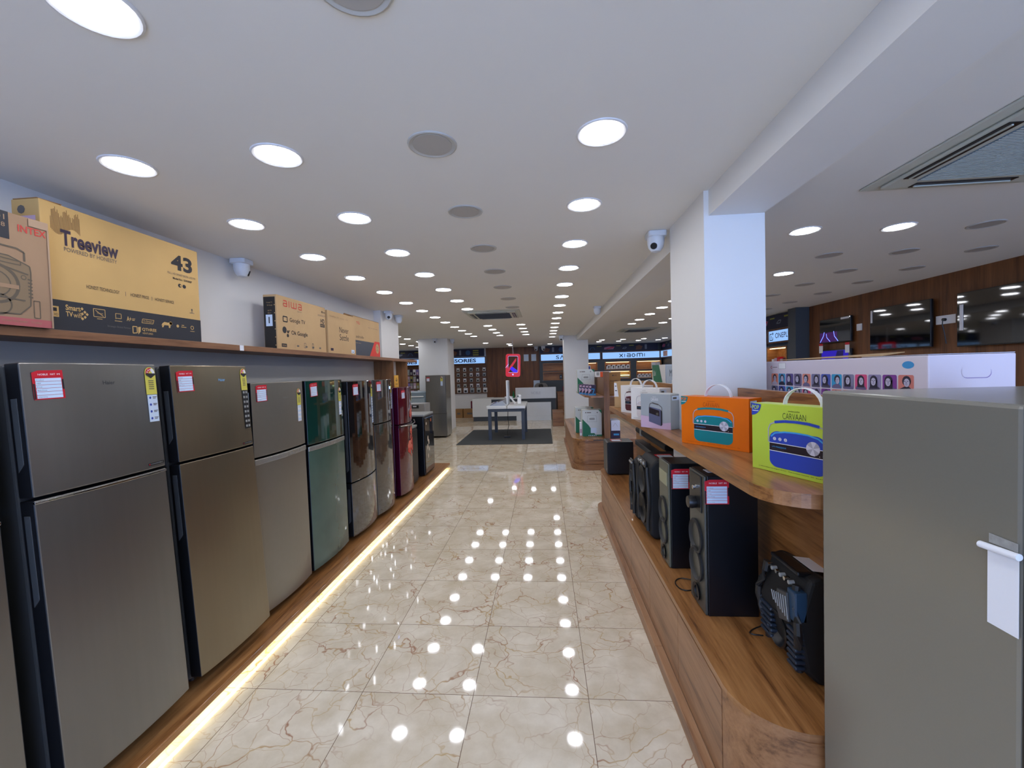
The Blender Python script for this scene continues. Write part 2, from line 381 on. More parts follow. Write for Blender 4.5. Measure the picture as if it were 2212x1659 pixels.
# ------------------------------------------------------------ ceiling lamps
def lamp_proto(lit):
    t = thing('ceiling_light', '', 'ceiling light')
    G().lathe([(.082, -.001), (.098, -.006), (.104, -.004), (.106, 0), (.082, 0)], seg=28).build('rim', RIM if lit else RIMOFF, t, smooth=True)
    G().cyl((0, 0, -.004), (0, 0, -.0005), .0835, m=None, seg=28).build('diffuser', PANEL if lit else PANELOFF, t)
    return t
P_ON, P_OFF = lamp_proto(True), lamp_proto(False); used = {True: False, False: False}
def lamp(x, y, lit, label, group):
    p = P_ON if lit else P_OFF
    o = p if not used[lit] else copy_tree(p)
    used[lit] = True; o.location = (x, y, CEIL-.0005); o['label'] = label; o['group'] = group
near = [1.04, 1.80, 2.56, 3.33, 4.10, 4.87, 5.65, 6.41, 7.19, 7.95, 8.8, 9.6, 10.42, 11.22]
vis = near[:]
def row(x, ys, lit, rowname, start=0):
    for i, y in enumerate(ys):
        s = 'glowing' if lit(y) else 'switched-off grey'
        lamp(x, y, lit(y), '%s ceiling light, %s in %s' % (s, ORD[i+start], rowname),
             ('lit' if lit(y) else 'unlit')+' ceiling lights in '+rowname)
on = lambda y: True
row(-1.86, near, on, 'the row nearest the refrigerators')
row(-1.15, near[:8]+near[10:], on, 'the row left of the aisle centre')
row(-.452, near[:8]+near[10:], lambda y: y > 7, 'the aisle centre row')
row(.266, near, on, 'the row right of the aisle centre')
row(1.96, [3.30, 4.10, 4.87, 5.65, 6.41, 7.07, 7.86, 8.69, 9.44], lambda y: y < 4 or y > 5, 'the first row right of the beam')
row(2.63, [3.32, 4.08, 4.81, 5.65, 6.41, 7.19, 7.95, 8.7, 9.44], lambda y: not 4 < y < 4.5, 'the second row right of the beam')
row(3.27, [3.37, 4.07, 4.81, 5.52, 6.27, 7.05], lambda y: False, 'the third row right of the beam')
row(3.95, [3.40, 4.11, 4.82, 5.52, 6.26, 7.05, 7.79], lambda y: False, 'the row beside the television wall')
row(-3.72, [8.9, 9.7, 10.52, 11.30, 12.39], on, 'the first row of the left bay')
row(-4.47, [9.8, 10.6, 11.4, 12.34, 13.1, 13.95, 14.77, 15.55], on, 'the second row of the left bay')
row(-5.98, [12.6, 14.5, 16.1], on, 'the third row of the left bay')
for i, (x, y) in enumerate([(-1.92, 13.94), (-1.2, 14.8), (-1.21, 15.6), (-.48, 15.44), (.25, 15.42), (.266, 12.29)]):
    lamp(x, y, True, ['glowing ceiling light left of the hanging phone logo', 'nearer of two glowing lights just above the hanging phone logo', 'farther of two glowing lights just above the hanging phone logo', 'glowing light over the framed notices', 'glowing light at the far right of the reception wall', 'glowing light beside the far right column'][i], 'lights near the reception')
for i, x in enumerate((1.985, 2.68, 3.365, 4.05)):
    for j, y in enumerate((14.35, 15.15)):
        lamp(x, y, True, 'glowing light before the brand signs, %s row, %s from the column' % (('nearer', 'farther')[j], ORD[i]), 'lights before the brand signs')
for i, y in enumerate((.28, -.5, -1.27, -2.04, -2.8)):
    for j, x in enumerate((-1.86, -1.15, .266, 2.2, 3.4)):
        lamp(x, y, True, 'ceiling light behind the camera, %s row, %s from the left wall' % (ORD[i], ORD[j]), 'ceiling lights behind the camera')

# ------------------------------------------------------------ ceiling cassette air conditioners
ACM = mat('air_conditioner_plastic', (196, 198, 186), .45); ACG = mat('air_conditioner_filter', (120, 140, 156), .7)
def cassette(x0, x1, y0, y1, label, dark):
    cx_, cy_ = (x0+x1)/2, (y0+y1)/2; W, D = (x1-x0)/2, (y1-y0)/2; z = -.0005
    t = thing('ceiling_air_conditioner', label, 'air conditioner', (cx_, cy_, CEIL), group='ceiling air conditioners')
    g = G(); a = .86; 
    g.prism([(-W, -D), (W, -D), (W, D), (-W, D)], -.012, z)
    g.build('fascia', ACM, t, bevel=.005)
    g = G(); g.prism([(-W*a, -D*a), (W*a, -D*a), (W*a, D*a), (-W*a, D*a)], -.03, -.0125); g.build('panel', ACM, t, bevel=.012)
    for k in range(4):
        L = (W if k % 2 == 0 else D)*.56; q = (D if k % 2 == 0 else W)*.76
        g = G()
        if k % 2 == 0:
            s = 1 if k == 0 else -1; g.box(-L, L, s*q-.028, s*q+.028, -.034, -.0305)
        else:
            s = 1 if k == 1 else -1; g.box(s*q-.028, s*q+.028, -L, L, -.034, -.0305)
        sl = g.build('air_slot', BLACK, t)
        g = G()
        if k % 2 == 0: g.box(-L*.96, L*.96, s*(q+.006)-.004, s*(q+.006)+.004, -.040, -.0345)
        else: g.box(s*(q+.006)-.004, s*(q+.006)+.004, -L*.96, L*.96, -.040, -.0345)
        g.build('louvre', ACM, sl)
    g = G(); b = .62; g.box(-W*b, W*b, -D*b, D*b, -.036, -.0305, dark)
    n = 40
    for i in range(n):
        yy = -D*b+2*D*b*(i+.5)/n; g.box(-W*b, W*b, yy-.002, yy+.002, -.038, -.036, ACM if dark is ACG else GREYP)
    g.build('filter_grille', None, t)
cassette(1.83, 2.73, 1.68, 2.58, 'white cassette air conditioner with blue-grey filter, nearest one right of the beam', ACG)
cassette(-1.27, -.36, 6.62, 7.56, 'cassette air conditioner with dark grille over the aisle', mat('dark_air_grille', (72, 74, 60), .6))
cassette(1.95, 2.85, 10.45, 11.35, 'far cassette air conditioner seen between the two right columns', mat('dark_air_grille', (72, 74, 60), .6))

# ------------------------------------------------------------ security cameras
CAMW = mat('camera_housing', (214, 220, 228), .35)
def dome_cam(x, y, label, aim, s=1.):
    t = thing('security_camera', label, 'security camera', (x, y, CEIL-.0005), group='white security cameras')
    g = G(); g.prism(rrect(-.06*s, .06*s, -.06*s, .06*s, .02*s), -.035*s, 0); g.build('mount', CAMW, t, bevel=.006)
    G().lathe([(.055*s, -.035*s), (.054*s, -.07*s), (.047*s, -.10*s), (.03*s, -.125*s), (0, -.135*s)]).build('housing', CAMW, t, smooth=True)
    a = Vector(aim).normalized(); c = Vector((0, 0, -.082*s)); rx = Vector((a.x, a.y, -.35)).normalized()
    G().cyl(c+rx*.036*s, c+rx*.054*s, .024*s, .02*s, seg=20).build('lens', BLACK, t)
dome_cam(-2.46, 3.30, 'white dome camera on the left wall between the big carton and the smaller television cartons', (.8, .7, 0), 1.1)
dome_cam(-2.36, 6.32, 'white dome camera with visible black lens at the end pier of the left wall', (.35, -1, 0))
dome_cam(-2.37, 6.80, 'white camera just behind the pier camera, facing away', (.1, 1, 0))
dome_cam(.84, 3.16, 'white dome camera with black lens on the near column', (-.5, -.8, 0), 1.1)
dome_cam(.86, 6.68, 'white camera under the beam in the middle of the aisle', (-.1, 1, 0))
dome_cam(-3.0, 11.49, 'white camera with small black lens on the front of the far left column', (.2, -1, 0))
dome_cam(-3.56, 11.9, 'white camera on the left side of the far left column', (-1, .2, 0))
dome_cam(-2.6, 11.9, 'white camera on the right side of the far left column', (1, .3, 0))
dome_cam(.52, 11.93, 'white camera with black lens at the corner of the far right column', (-.2, -1, 0), 1.2)
dome_cam(-.28, 16.8, 'white camera above the framed notices on the far wall', (-.3, -1, 0), 1.4)
dome_cam(.0, 16.62, 'white camera at the corner of the far navy banner', (.4, -1, 0), 1.4)

# ============================================================ LEFT SIDE
t = thing('display_platform', 'long low brown platform the refrigerators stand on, lit along its foot', 'platform', (0, 0, 0))
B(-2.548, -1.737, -3.6, 7.42, .045, .08).build('deck', WD_Y, t, bevel=.004)
B(-2.548, -1.80, -3.58, 7.38, 0, .0445).build('plinth', WD_Y, t)
tag(G().box(-1.775, -1.757, -3.5, 7.36, .0385, .0445).build('led_strip', LEDY), 'warm white light strip glowing under the edge of the refrigerator platform', 'light strip')

t = thing('wall_shelf', 'long brown shelf above the refrigerators carrying the television cartons', 'shelf', (0, 0, 0))
B(-2.549, -2.25, -3.5, 2.98, 1.908, 1.95).build('shelf_board', WD_SHELF, t, bevel=.002)
B(-2.549, -2.25, 2.985, 7.33, 1.908, 1.95).build('shelf_board', WD_SHELF, t, bevel=.002)
B(-2.2498, -2.2480, 2.96, 3.0, 1.909, 1.949).build('joint_tape', PAPER, t)
t = thing('end_niche', 'open brown wooden niche under the far end of the wall shelf', 'cabinet', (-2.4, 6.45, .08))
B(-.148, .15, -.32, -.30, 1.18, 1.827).build('side_panel', WD_Z, t); B(-.148, .15, .32, .34, 1.18, 1.827).build('side_panel', WD_Z, t)
B(-.148, .15, -.298, .318, 1.32, 1.34).build('shelf_board', WD_Z, t); B(-.148, -.13, -.298, .318, 1.18, 1.319).build('back_panel', WD_Z, t)
t = thing('yellow_box', 'small upright yellow box with black lettering in the wooden niche', 'box', (-2.3, 6.28, 1.421))
G().box(-.04, .04, -.09, .09, 0, .27).build('carton', mat('yellow_carton', (226, 170, 60), .5), t)
p = Print((.04, -.09, 0), (0, 1, 0), (0, 0, 1)); p.ring(.09, .2, .03, .008, INK); p.rect(.05, .19, .13, .2, INK); p.text('ATOMI', .045, .12, .09, .025, INK); p.rect(.03, .03, .12, .045, INK); p.build('print', t)

# ------------------------------------------------------------ shop stickers
def price_card(parent, O, U, V, w=.115, h=.125, name='price_card'):
    """red shop card with white ruled rows"""
    O = Vector(O); U = Vector(U).normalized(); V = Vector(V).normalized(); N = U.cross(V)
    g = G(); fr = lambda a, b, c: tuple(O+U*a+V*b+N*c)
    g.prism([(0, 0), (w, 0), (w, h), (.2*w, h), (0, h*.93)], .0004, .0012, RED, frame=fr)
    o = g.build(name, None, parent)
    p = Print(O+N*.0012, U, V)
    for i in range(6): p.rect(.08*w, h*(.04+i*.117), .92*w, h*(.145+i*.117), PAPERB, 1)
    p.rect(.0, .02*h, .055*w, h*.55, INK, 0); p.rect(.945*w, .33*h, w, h*.68, INK, 0)
    p.text('NOBLE', .18*w, h*.83, .32*w, .06*h, WHITEP, 1); p.text('NXT', .58*w, h*.83, .16*w, .06*h, WHITEP, 1); p.text('M', .8*w, h*.83, .09*w, .055*h, WHITEP, 1)
    for i, (s_, wd) in enumerate((('Warranty', .3), ('', 0), ('Best Price', .3), ('Price', .16), ('MRP', .13), ('Product', .24))):
        if s_: p.text(s_, .11*w, h*(.065+i*.117), wd*w, .04*h, INKG, 2)
    p.build('card_rows', o)
    return o
def energy_label(parent, O, U, V, w=.060, h=.36, style=0):
    """tall label: rounded star dial on top, yellow field, white or black list below"""
    O = Vector(O); U = Vector(U).normalized(); V = Vector(V).normalized(); N = U.cross(V); fr = lambda a, b, c: tuple(O+U*a+V*b+N*c)
    hy = min(.135, h*.5); g = G()
    top = [(w/2+w/2*math.cos(math.radians(t_)), h-w/2+w/2*math.sin(math.radians(t_))) for t_ in range(0, 181, 15)]
    g.prism([(w, h-hy)]+top+[(0, h-hy)], .0004, .0010, YEL, frame=fr)
    g.prism([(w*.04, 0), (w*.96, 0), (w*.96, h-hy-.002), (w*.04, h-hy-.002)], .0004, .0010, (PAPERB, BLACK, PAPER, PAPERB)[style], frame=fr)
    o = g.build('energy_label', None, parent)
    p = Print(O+N*.001, U, V); c = (w/2, h-w/2)
    p.poly([(w*.06, c[1])]+[(w/2+w*.44*math.cos(math.radians(t_)), c[1]+w*.44*math.sin(math.radians(t_))) for t_ in range(180, -1, -15)], PAPER, 0)
    p.poly([c]+[(w/2+w*.44*math.cos(math.radians(t_)), c[1]+w*.44*math.sin(math.radians(t_))) for t_ in range(180, 74, -15)], RED, 1)
    p.circ(w/2, c[1], w*.17, YEL, 2)
    for a_ in (162, 126, 90): p.circ(w/2+w*.3*math.cos(math.radians(a_)), c[1]+w*.3*math.sin(math.radians(a_)), w*.06, PAPER, 2, 6)
    p.poly([(w*.04, c[1]), (w*.04, c[1]-w*.12), (w/2, c[1]-w*.4), (w*.96, c[1]-w*.12), (w*.96, c[1])], INK, 3)
    for i in range(5): p.rect(w*.25, c[1]-w*.62-i*w*.16, w*.75, c[1]-w*.56-i*w*.16, INKG, 1)
    n = max(2, int((h-hy)/.028))
    for i in range(n):
        v = (h-hy)*(i+.3)/n
        if style == 1:
            p.rect(w*.12, v, w*.42, v+.014, GREYL, 1); p.rect(w*.55, v, w*.85, v+.014, GREYL, 1)
        elif style == 2 and i < n:
            p.rect(w*.1, v, w*.9, v+.016, PAPERB, 1)
        else:
            p.circ(w*.26, v+.007, .006, BLUE, 1, 8); p.rect(w*.5, v+.009, w*.88, v+.012, INKG, 1); p.rect(w*.5, v+.003, w*.8, v+.006, INKG, 1)
    p.build('label_print', o)
    return o

# ------------------------------------------------------------ refrigerators (front faces local +x, face plane x=0, width along y)
def fridge(label, loc, rz, w, D, H, zs, skin, side, body, bulge=.02, tilt=0., brand=None, gap=.012, low_skin=None, handles=True, trim=None,
           card=None, elabel=None, badge=None, corner=0., seam=True, display=False, group=None, feet=True, kind='refrigerator'):
    t = thing('refrigerator', label, kind, loc, group=group, rot=(0, -tilt, rz))
    td = .06
    B(-D, -td-.006, -w/2, w/2, .03, H-.004).build('cabinet', body, t, bevel=.008)
    def door(name, z0, z1, sk):
        N = 14; pts = [(-td, -w/2), (-.006, -w/2)]
        arc = [(bulge*(1-(2*i/N-1)**2), -w/2+w*i/N) for i in range(N+1)]
        g = G(); k0 = [(-td, w/2), (-td, -w/2)]; allp = k0+arc
        lo = []; hi = []
        def zlow(a, b):        # rounded lower corners of the lower door
            if corner and name == 'lower_door':
                e = w/2-abs(b)
                if e < corner: return z0+corner-math.sqrt(max(0, corner**2-(corner-e)**2))
            return z0
        g.prism(allp, z0, z1, side)
        for f in g.bm.faces:
            f.normal_update()
        g.mi(sk)
        ks, kk = g.mi(side), g.mi(sk)
        for f in g.bm.faces:
            c = f.calc_center_median()
            if c.x > -.02 and abs(c.y) < w/2-.001 and z0+.001 < c.z < z1-.001: f.material_index = kk
        o = g.build(name, None, t, bevel=.004 if not corner else .006)
        return o
    up = door('upper_door', zs+gap/2, H, skin); lo = door('lower_door', .045, zs-gap/2, low_skin or skin)
    face = lambda y: bulge*(1-(2*y/w)**2)
    if handles:   # recessed grips on the near edge of the doors
        for d, z0, z1 in ((up, zs+.10, H-.13), (lo, zs-.40, zs-.06)):
            g = G(); e = -w/2-.0015
            g.prism([(-.045, z0), (-.020, z0+.03), (-.020, z1), (-.045, z1)], -.0015, .0035, frame=lambda a, b, c: (a, -w/2-.001+c*.5-.0008, b)); g.build('hand_grip', GREYP, d, bevel=.0012)
    if feet:
        g = G()
        for yy in (-w/2+.05, w/2-.05):
            g.cyl((-.1, yy, 0), (-.1, yy, .032), .018, m=BLACK, seg=12); g.cyl((-D+.06, yy, 0), (-D+.06, yy, .032), .018, m=BLACK, seg=12)
        g.build('feet', BLACK, t)
    if trim is not None:
        g = G(); N = 14
        pts = [(face(-w/2+w*i/N)+.004, -w/2+w*i/N, zs-gap/2-.004) for i in range(N+1)]
        for a, b in zip(pts, pts[1:]):
            v = [g.bm.verts.new(q) for q in (a, b, (b[0], b[1], b[2]-trim[1]), (a[0], a[1], a[2]-trim[1]))]
            v2 = [g.bm.verts.new((q.co.x-.012, q.co.y, q.co.z)) for q in v]
            for f in ((0, 1, 2, 3), (7, 6, 5, 4), (0, 4, 5, 1), (1, 5, 6, 2), (2, 6, 7, 3), (3, 7, 4, 0)): g.bm.faces.new([(v+v2)[i] for i in f])
        bmesh.ops.remove_doubles(g.bm, verts=g.bm.verts, dist=1e-5)
        g.build('handle_trim', trim[0], lo, bevel=.002)
    if brand:
        s_, y_, z_, hh, m_ = brand; bo = bulge*(1-(2*y_/w)**2)
        p = Print((bo, y_, z_), (0, 1, 0), (0, 0, 1), base=.0015); p.text(s_, 0, 0, None, hh, m_, 0, .005); p.build('brand_lettering', up)
    if card:
        y_, z_ = card[:2]; a = math.atan(4*2*bulge/w*(y_+.05)/w*-1)
        U = Vector((face(y_+.105)-face(y_), .105, card[2] if len(card) > 2 else .002))
        price_card(up, (max(face(y_), 0)+.002, y_, z_), U, (0, -U.z/.105, 1), w=.094, h=.11)
    if elabel:
        y_, z_, h_, st = elabel; U = Vector((face(y_+.05)-face(y_), .05, 0)); energy_label(up, (face(y_)+.0015, y_, z_), U, (0, 0, 1), h=h_, style=st)
    if badge:
        y_, z_, s_ = badge; U = Vector((face(y_+.09)-face(y_), .09, .0)); g = G(); O = Vector((face(y_)+.0005, y_, z_)); N_ = U.normalized().cross(Vector((0, 0, 1)))
        g.prism([(0, 0), (.09, 0), (.09, .012), (0, .012)], .0004, .0015, frame=lambda a, b, c: tuple(O+U.normalized()*a+Vector((0, 0, b))+N_*c)); bo = g.build('badge', BLACK, up)
        p = Print(O+N_*.0015, U, (0, 0, 1)); p.text(s_, .012, .003, .07, .006, GREYL, 0); p.rect(.003, .003, .008, .009, RED); p.build('badge_print', bo)
    if display:
        g = G(); y_ = w/2-.13; g.box(face(y_)+.0005, face(y_)+.002, y_, y_+.014, zs+.38, zs+.41); g.build('display', mat('blue_display', (150, 190, 255), .3, emit=(90, 140, 255), es=6), up)
    return t, up, lo
PZ = .08
A_ = (0, 0)
fridge('grey steel refrigerator mostly out of frame at the left edge', (-1.84, 1.02, PZ+.036), 0, .56, .6, 1.66, 1.12, STEEL, BLACK, GREYP, .02, .05, trim=(CHROME, .012), card=None)
fridge('grey steel double door refrigerator standing nearest the camera in the left row', (-1.80, 1.645, PZ+.036), 0, .535, .6, 1.665, 1.163, STEEL, BLACK, GREYP, .018, .058, brand=('Haier', .0, 1.575, .016, GREYP),
       trim=(CHROME, .010), card=(-.235, 1.525), elabel=(.20, 1.39, .262, 0), badge=(.17, 1.185, 'CONVERTIBLE'))
fridge('bronze steel double door refrigerator, second from the camera', (-1.805, 2.265, PZ+.034), 0, .545, .6, 1.665, 1.162, STEELB, BLACK, GREYP, .018, .055, brand=('Haier', .015, 1.575, .016, mat('blue_chrome', (130, 190, 240), .3)),
       card=(-.245, 1.525), elabel=(.205, 1.275, .375, 1), badge=(.17, 1.18, 'TWIN FRESH'))
wp = fridge('pale grey refrigerator with film-wrapped handle, third from the camera', (-1.885, 2.872, PZ+.0065), 0, .585, .6, 1.582, 1.085, STEELW, BLACK, GREYP, .025, .01, brand=('Whirlpool', .0, 1.46, .013, GREYL),
       trim=(mat('film_wrapped_chrome', (176, 176, 170), .25, metal=.7, bump=1, nscale=60), .035), card=(-.255, 1.455), elabel=(.185, 1.275, .25, 2), corner=0, handles=False)
G().box(-.045, -.015, -.2955, -.2935, 1.28, 1.52).build('barcode_label', PAPERB, wp[1])
g4 = fridge('dark green glass refrigerator under protective film, fourth from the camera', (-1.885, 3.50, PZ+.0055), 0, .60, .6, 1.582, 1.06, GLASSGN, NAVY, NAVY, .022, .008, brand=('Whirlpool', .02, 1.46, .014, CHROME), low_skin=FILM,
       trim=(mat('film_wrapped_chrome', (176, 176, 170), .25, metal=.7), .035), card=(-.25, 1.45, .006), elabel=(.20, 1.26, .25, 2), handles=False)
g5 = fridge('black glass refrigerator with reflections and low freezer drawer, fifth from the camera', (-1.885, 4.20, PZ+.0045), 0, .59, .6, 1.56, .57, GLASSBK, BLACK, BLACK, .035, .006, brand=('LG', .0, 1.47, .014, CHROME), low_skin=GLASSGR,
       card=(-.22, 1.42, .003), elabel=(.20, 1.10, .42, 0), display=False)
G().box(.0215, .0235, .11, .118, 1.30, 1.34).build('display', mat('blue_display', (150, 190, 255), .3, emit=(90, 140, 255), es=6), g5[1])
fridge('dark grey glass refrigerator beside the black one, sixth from the camera', (-1.885, 4.785, PZ+.0045), 0, .55, .6, 1.56, 1.065, GLASSGR, BLACK, BLACK, .04, .006, brand=('LG', .0, 1.47, .014, CHROME), card=(-.22, 1.43), elabel=(.20, 1.20, .33, 0), display=True)
f7 = fridge('maroon refrigerator with red rose print, seventh from the camera', (-1.885, 5.53, PZ), 0, .54, .6, 1.45, .965, MAROON, MAROONS, MAROONS, .045, 0, brand=('SAMSUNG', -.02, 1.36, .012, CHROME), card=(-.2, 1.3), elabel=(.21, 1.12, .25, 0), display=False,
       trim=(BLACK, .03), handles=False)
G().box(.032, .034, .06, .075, 1.33, 1.36).build('display', mat('blue_display', (150, 190, 255), .3, emit=(90, 140, 255), es=6), f7[1])
# curved chrome lip of the maroon refrigerator
g = G(); g.tube([(.02, -.27, .95), (.06, -.15, .945), (.085, 0, .94), (.08, .15, .95), (.03, .27, .975)], .008, seg=8); g.build('handle_lip', CHROME, f7[2], smooth=True)
rose = mat('rose_print', (216, 70, 56), .4); rose2 = mat('rose_print_light', (236, 130, 110), .4)
def flower(w, par, cx_, cz, R, bulge, x0=0.):
    g = G(); rn = random.Random(3)
    def P(a, b, l): return (x0+bulge*(1-(2*a/w)**2)+.0015+l*.00008, a, b)
    for k in range(26):
        a0 = rn.uniform(0, 6.28); rr_ = rn.uniform(0, R*.8); c = (cx_+rr_*math.cos(a0), cz+rr_*1.3*math.sin(a0)); s_ = R*rn.uniform(.22, .42)
        pts = [(c[0]+s_*math.cos(t_)*(1+.25*math.sin(3*t_)), c[1]+s_*.8*math.sin(t_+a0)) for t_ in [2*math.pi*i/10 for i in range(10)]]
        g.bm.faces.new([g.bm.verts.new(P(max(-w*.48, min(w*.48, a)), b, k)) for a, b in pts]).material_index = g.mi(rose if k % 3 else rose2)
    return g.build('flower_print', None, par)
flower(.54, f7[2], .08, .66, .15, .045); flower(.54, f7[2], .10, .86, .07, .045); flower(.54, f7[1], .13, 1.10, .10, .045)
# two dark washing machines / mini fridges at the end of the platform
def semi(label, x, y0, y1, H, D, face_m):
    w = y1-y0; t = thing('top_load_washer', label, 'washing machine', (x, (y0+y1)/2, PZ))
    B(-D, 0, -w/2, w/2, .02, H-.03).build('cabinet', NAVY, t, bevel=.012)
    B(-D-.002, .004, -w/2-.003, w/2+.003, H-.0295, H).build('lid', GREYL, t, bevel=.006)
    B(.001, .012, -w/2+.02, w/2-.02, .05, H-.06).build('front_door', face_m, t, bevel=.006)
    g = G(); g.cyl((-.08, -w/2+.05, 0), (-.08, -w/2+.05, .019), .02, m=BLACK); g.cyl((-.08, w/2-.05, 0), (-.08, w/2-.05, .019), .02, m=BLACK); g.build('feet', BLACK, t)
    return t
a = semi('small dark navy fridge standing right behind the maroon refrigerator', -1.93, 5.87, 6.16, .86, .45, BLACK)
b = semi('larger black cabinet with flower print at the far end of the platform', -1.90, 6.42, 6.98, .98, .55, GLASSBK)
cream = mat('cream_print', (222, 206, 186), .5); gold = mat('gold_print', (190, 150, 70), .4)
p = Print((.012, -.26, 0), (0, 1, 0), (0, 0, 1)); 
for (u, v, r) in ((.15, .58, .05), (.2, .52, .045), (.13, .45, .05), (.22, .40, .03), (.16, .30, .04)): p.circ(u, v, r*.6, cream, 0, 9, ry=r)
p.line([(.05, .22), (.2, .2), (.4, .27)], .006, gold); p.circ(.08, .83, .025, cream, 0, 8); p.circ(.35, .86, .03, mat('orange_print', (214, 110, 60), .5), 0, 8); p.build('flower_print', b)

# ------------------------------------------------------------ cartons on the wall shelf
SZ = 1.951
def carton(name, label, loc, D, w, h, m, rz=0, group=None, rot=None, bevel=.003):
    t = thing(name, label, 'carton', loc, rz=rz, group=group, rot=rot)
    B(-D, 0, 0, w, 0, h).build('carton_shell', m, t, bevel=bevel)
    return t
def carton_print(t): return Print((0, 0, 0), (0, 1, 0), (0, 0, 1), base=.001)
W, H = .875, .597
t = carton('television_carton', 'large yellow-brown 43 inch television carton with a dark band, on the wall shelf', (-2.275, 1.765, SZ), .14, W, H, KRAFTY, group='television cartons on the wall shelf')
p = carton_print(t); K1 = KRAFTY
p.rect(0, 0, W, .144, mat('dark_navy_print', (34, 36, 44), .6))
p.text('Treeview', .078, .408, .272, .076, mat('plum_ink', (44, 26, 50), .6), 1, .03); p.text('POWERED BY HONESTY', .090, .382, .25, .02, INKG)
for i in range(26):
    hh = .045+.04*abs(math.sin(i*.33+.3))+.022*abs(math.sin(i*1.9)); u0 = .040+i*.0049
    p.rect(u0, .475-.02*math.sin(i*.25), u0+.0024, .475+hh, mat('brown_ink', (120, 88, 50), .6))
p.text('43', .672, .438, .155, .096, INK, 1, .035); p.text('FULL HD SMART BEZEL LESS TV', .645, .405, .205, .013, INKG); p.text('Model No:- SE4300SP', .68, .377, .14, .014, INK, 1, .01)
p.circ(.728, .345, .013, INK, ry=.012); p.circ(.760, .345, .013, INK, ry=.012); p.circ(.733, .345, .006, K1, 1, 8)
p.text('HONEST TECHNOLOGY', .180, .222, .165, .018, INK); p.rect(.377, .218, .379, .242, INKG); p.text('HONEST PRICE', .405, .222, .108, .018, INK); p.rect(.532, .218, .534, .242, INKG); p.text('HONEST SERVICE', .552, .222, .126, .018, INK)
p.rect(.792, .182, .828, .185, INKG); p.rect(.808, .185, .812, .207, INKG); p.circ(.810, .205, .006, INKG, 0, 8)
p.rect(-.0, .062, .053, .112, K1, 1); p.rect(.004, .088, .045, .105, INK, 2); p.text('FULL HD', .004, .068, .045, .012, INK, 2)
p.text('Smart', .082, .10, .064, .026, K1, 1, .02); p.text('TV', .082, .070, .030, .024, K1, 1, .02); p.text('wifi', .114, .068, .036, .026, K1, 1)
for i, (u, v) in enumerate(((.154, .115), (.166, .10), (.154, .09), (.142, .105), (.176, .09), (.166, .075), (.154, .066))): p.poly([(u-.007, v), (u, v-.008), (u+.007, v), (u, v+.008)], K1, 1)
for pts in ([(.207, .085), (.263, .085), (.263, .125), (.207, .125), (.207, .085)], [(.222, .075), (.248, .075)], [(.216, .118), (.254, .09)]): p.line(pts, .003, K1, 1)
p.text('Treeview', .222, .1, .03, .008, K1, 2)
p.line([(.317, .085), (.317, .115), (.346, .115), (.346, .09), (.317, .09)], .003, K1, 1); p.line([(.311, .075), (.350, .075)], .003, K1, 1)
p.text('A+', .376, .082, .026, .026, K1, 1, .02); p.rect(.406, .088, .42, .092, K1, 1); p.rect(.406, .096, .424, .099, K1, 1)
p.line([(.462, .082), (.53, .082), (.538, .104), (.468, .104), (.462, .082)], .003, K1, 1); p.text('H-Smart', .472, .088, .055, .011, K1, 2)
p.poly([(.583, .078), (.592, .094), (.606, .103), (.63, .101), (.652, .108), (.66, .095), (.646, .084), (.643, .070), (.634, .070), (.633, .084), (.604, .084), (.597, .070), (.588, .070), (.590, .084)], K1, 1)
p.circ(.648, .10, .010, K1, 1); p.ring(.805, .088, .013, .004, K1, 1); p.rect(.788, .063, .822, .066, K1, 1); p.circ(.697, .088, .010, K1, 1, 6); p.rect(.722, .083, .76, .087, K1, 1); p.rect(.726, .094, .744, .098, K1, 1)
p.text('Strategic Global Partner', .272, .036, .124, .013, INKG, 1); p.line([(.408, .018), (.408, .056), (.432, .056), (.432, .022), (.408, .018)], .005, K1, 1); p.poly([(.438, .014), (.452, .03), (.454, .058), (.438, .054)], K1, 1)
p.text('QTHREE', .462, .034, .088, .02, K1, 1, .02); p.text('VENTURES', .462, .018, .065, .010, K1, 1)
p.build('print', t)
p = Print((-.14, 0, 0), (1, 0, 0), (0, 0, 1), base=.001); p.rect(.02, .48, .12, .52, PINKC); p.rect(.02, .44, .11, .465, PINKC); p.circ(.05, .55, .02, INKG, 0, 8); p.build('side_print', t)
# broken open top flap
G().prism([(0, 0), (.12, 0), (.12, .10), (0, .12)], 0, .004, frame=lambda a, b, c: (-.13+a, b, H+c+.05*b)).build('flap', KRAFTD, t)

t = carton('speaker_carton', 'worn pinkish-brown speaker carton with line drawing, leftmost on the wall shelf', (-2.232, 1.36, SZ), .26, .40, .476, KRAFTI)
p = carton_print(t); p.rect(0, 0, .40, .034, mat('crimson_print', (178, 92, 92), .6)); p.text('INTEX', .288, .405, .102, .030, mat('worn_red_ink', (196, 60, 50), .6), 1, .015)
p.rect(0, .362, .258, .476, mat('dark_navy_print', (34, 36, 44), .6)); p.text('01', .215, .44, .03, .022, KRAFTI, 1); p.text('8', .232, .41, .013, .018, KRAFTI, 1)
ln = mat('drawing_ink', (96, 84, 68), .6); dn = mat('drawing_tone', (134, 112, 84), .7)
p.poly([(.10, .05), (.28, .05), (.318, .09), (.325, .235), (.322, .262), (.25, .295), (.10, .30)], dn)
p.line([(.10, .295), (.25, .292), (.322, .262), (.325, .235), (.318, .09), (.28, .05), (.10, .045)], .005, ln, 1); p.line([(.12, .30), (.12, .335), (.28, .33), (.305, .318), (.305, .28)], .007, ln, 1)
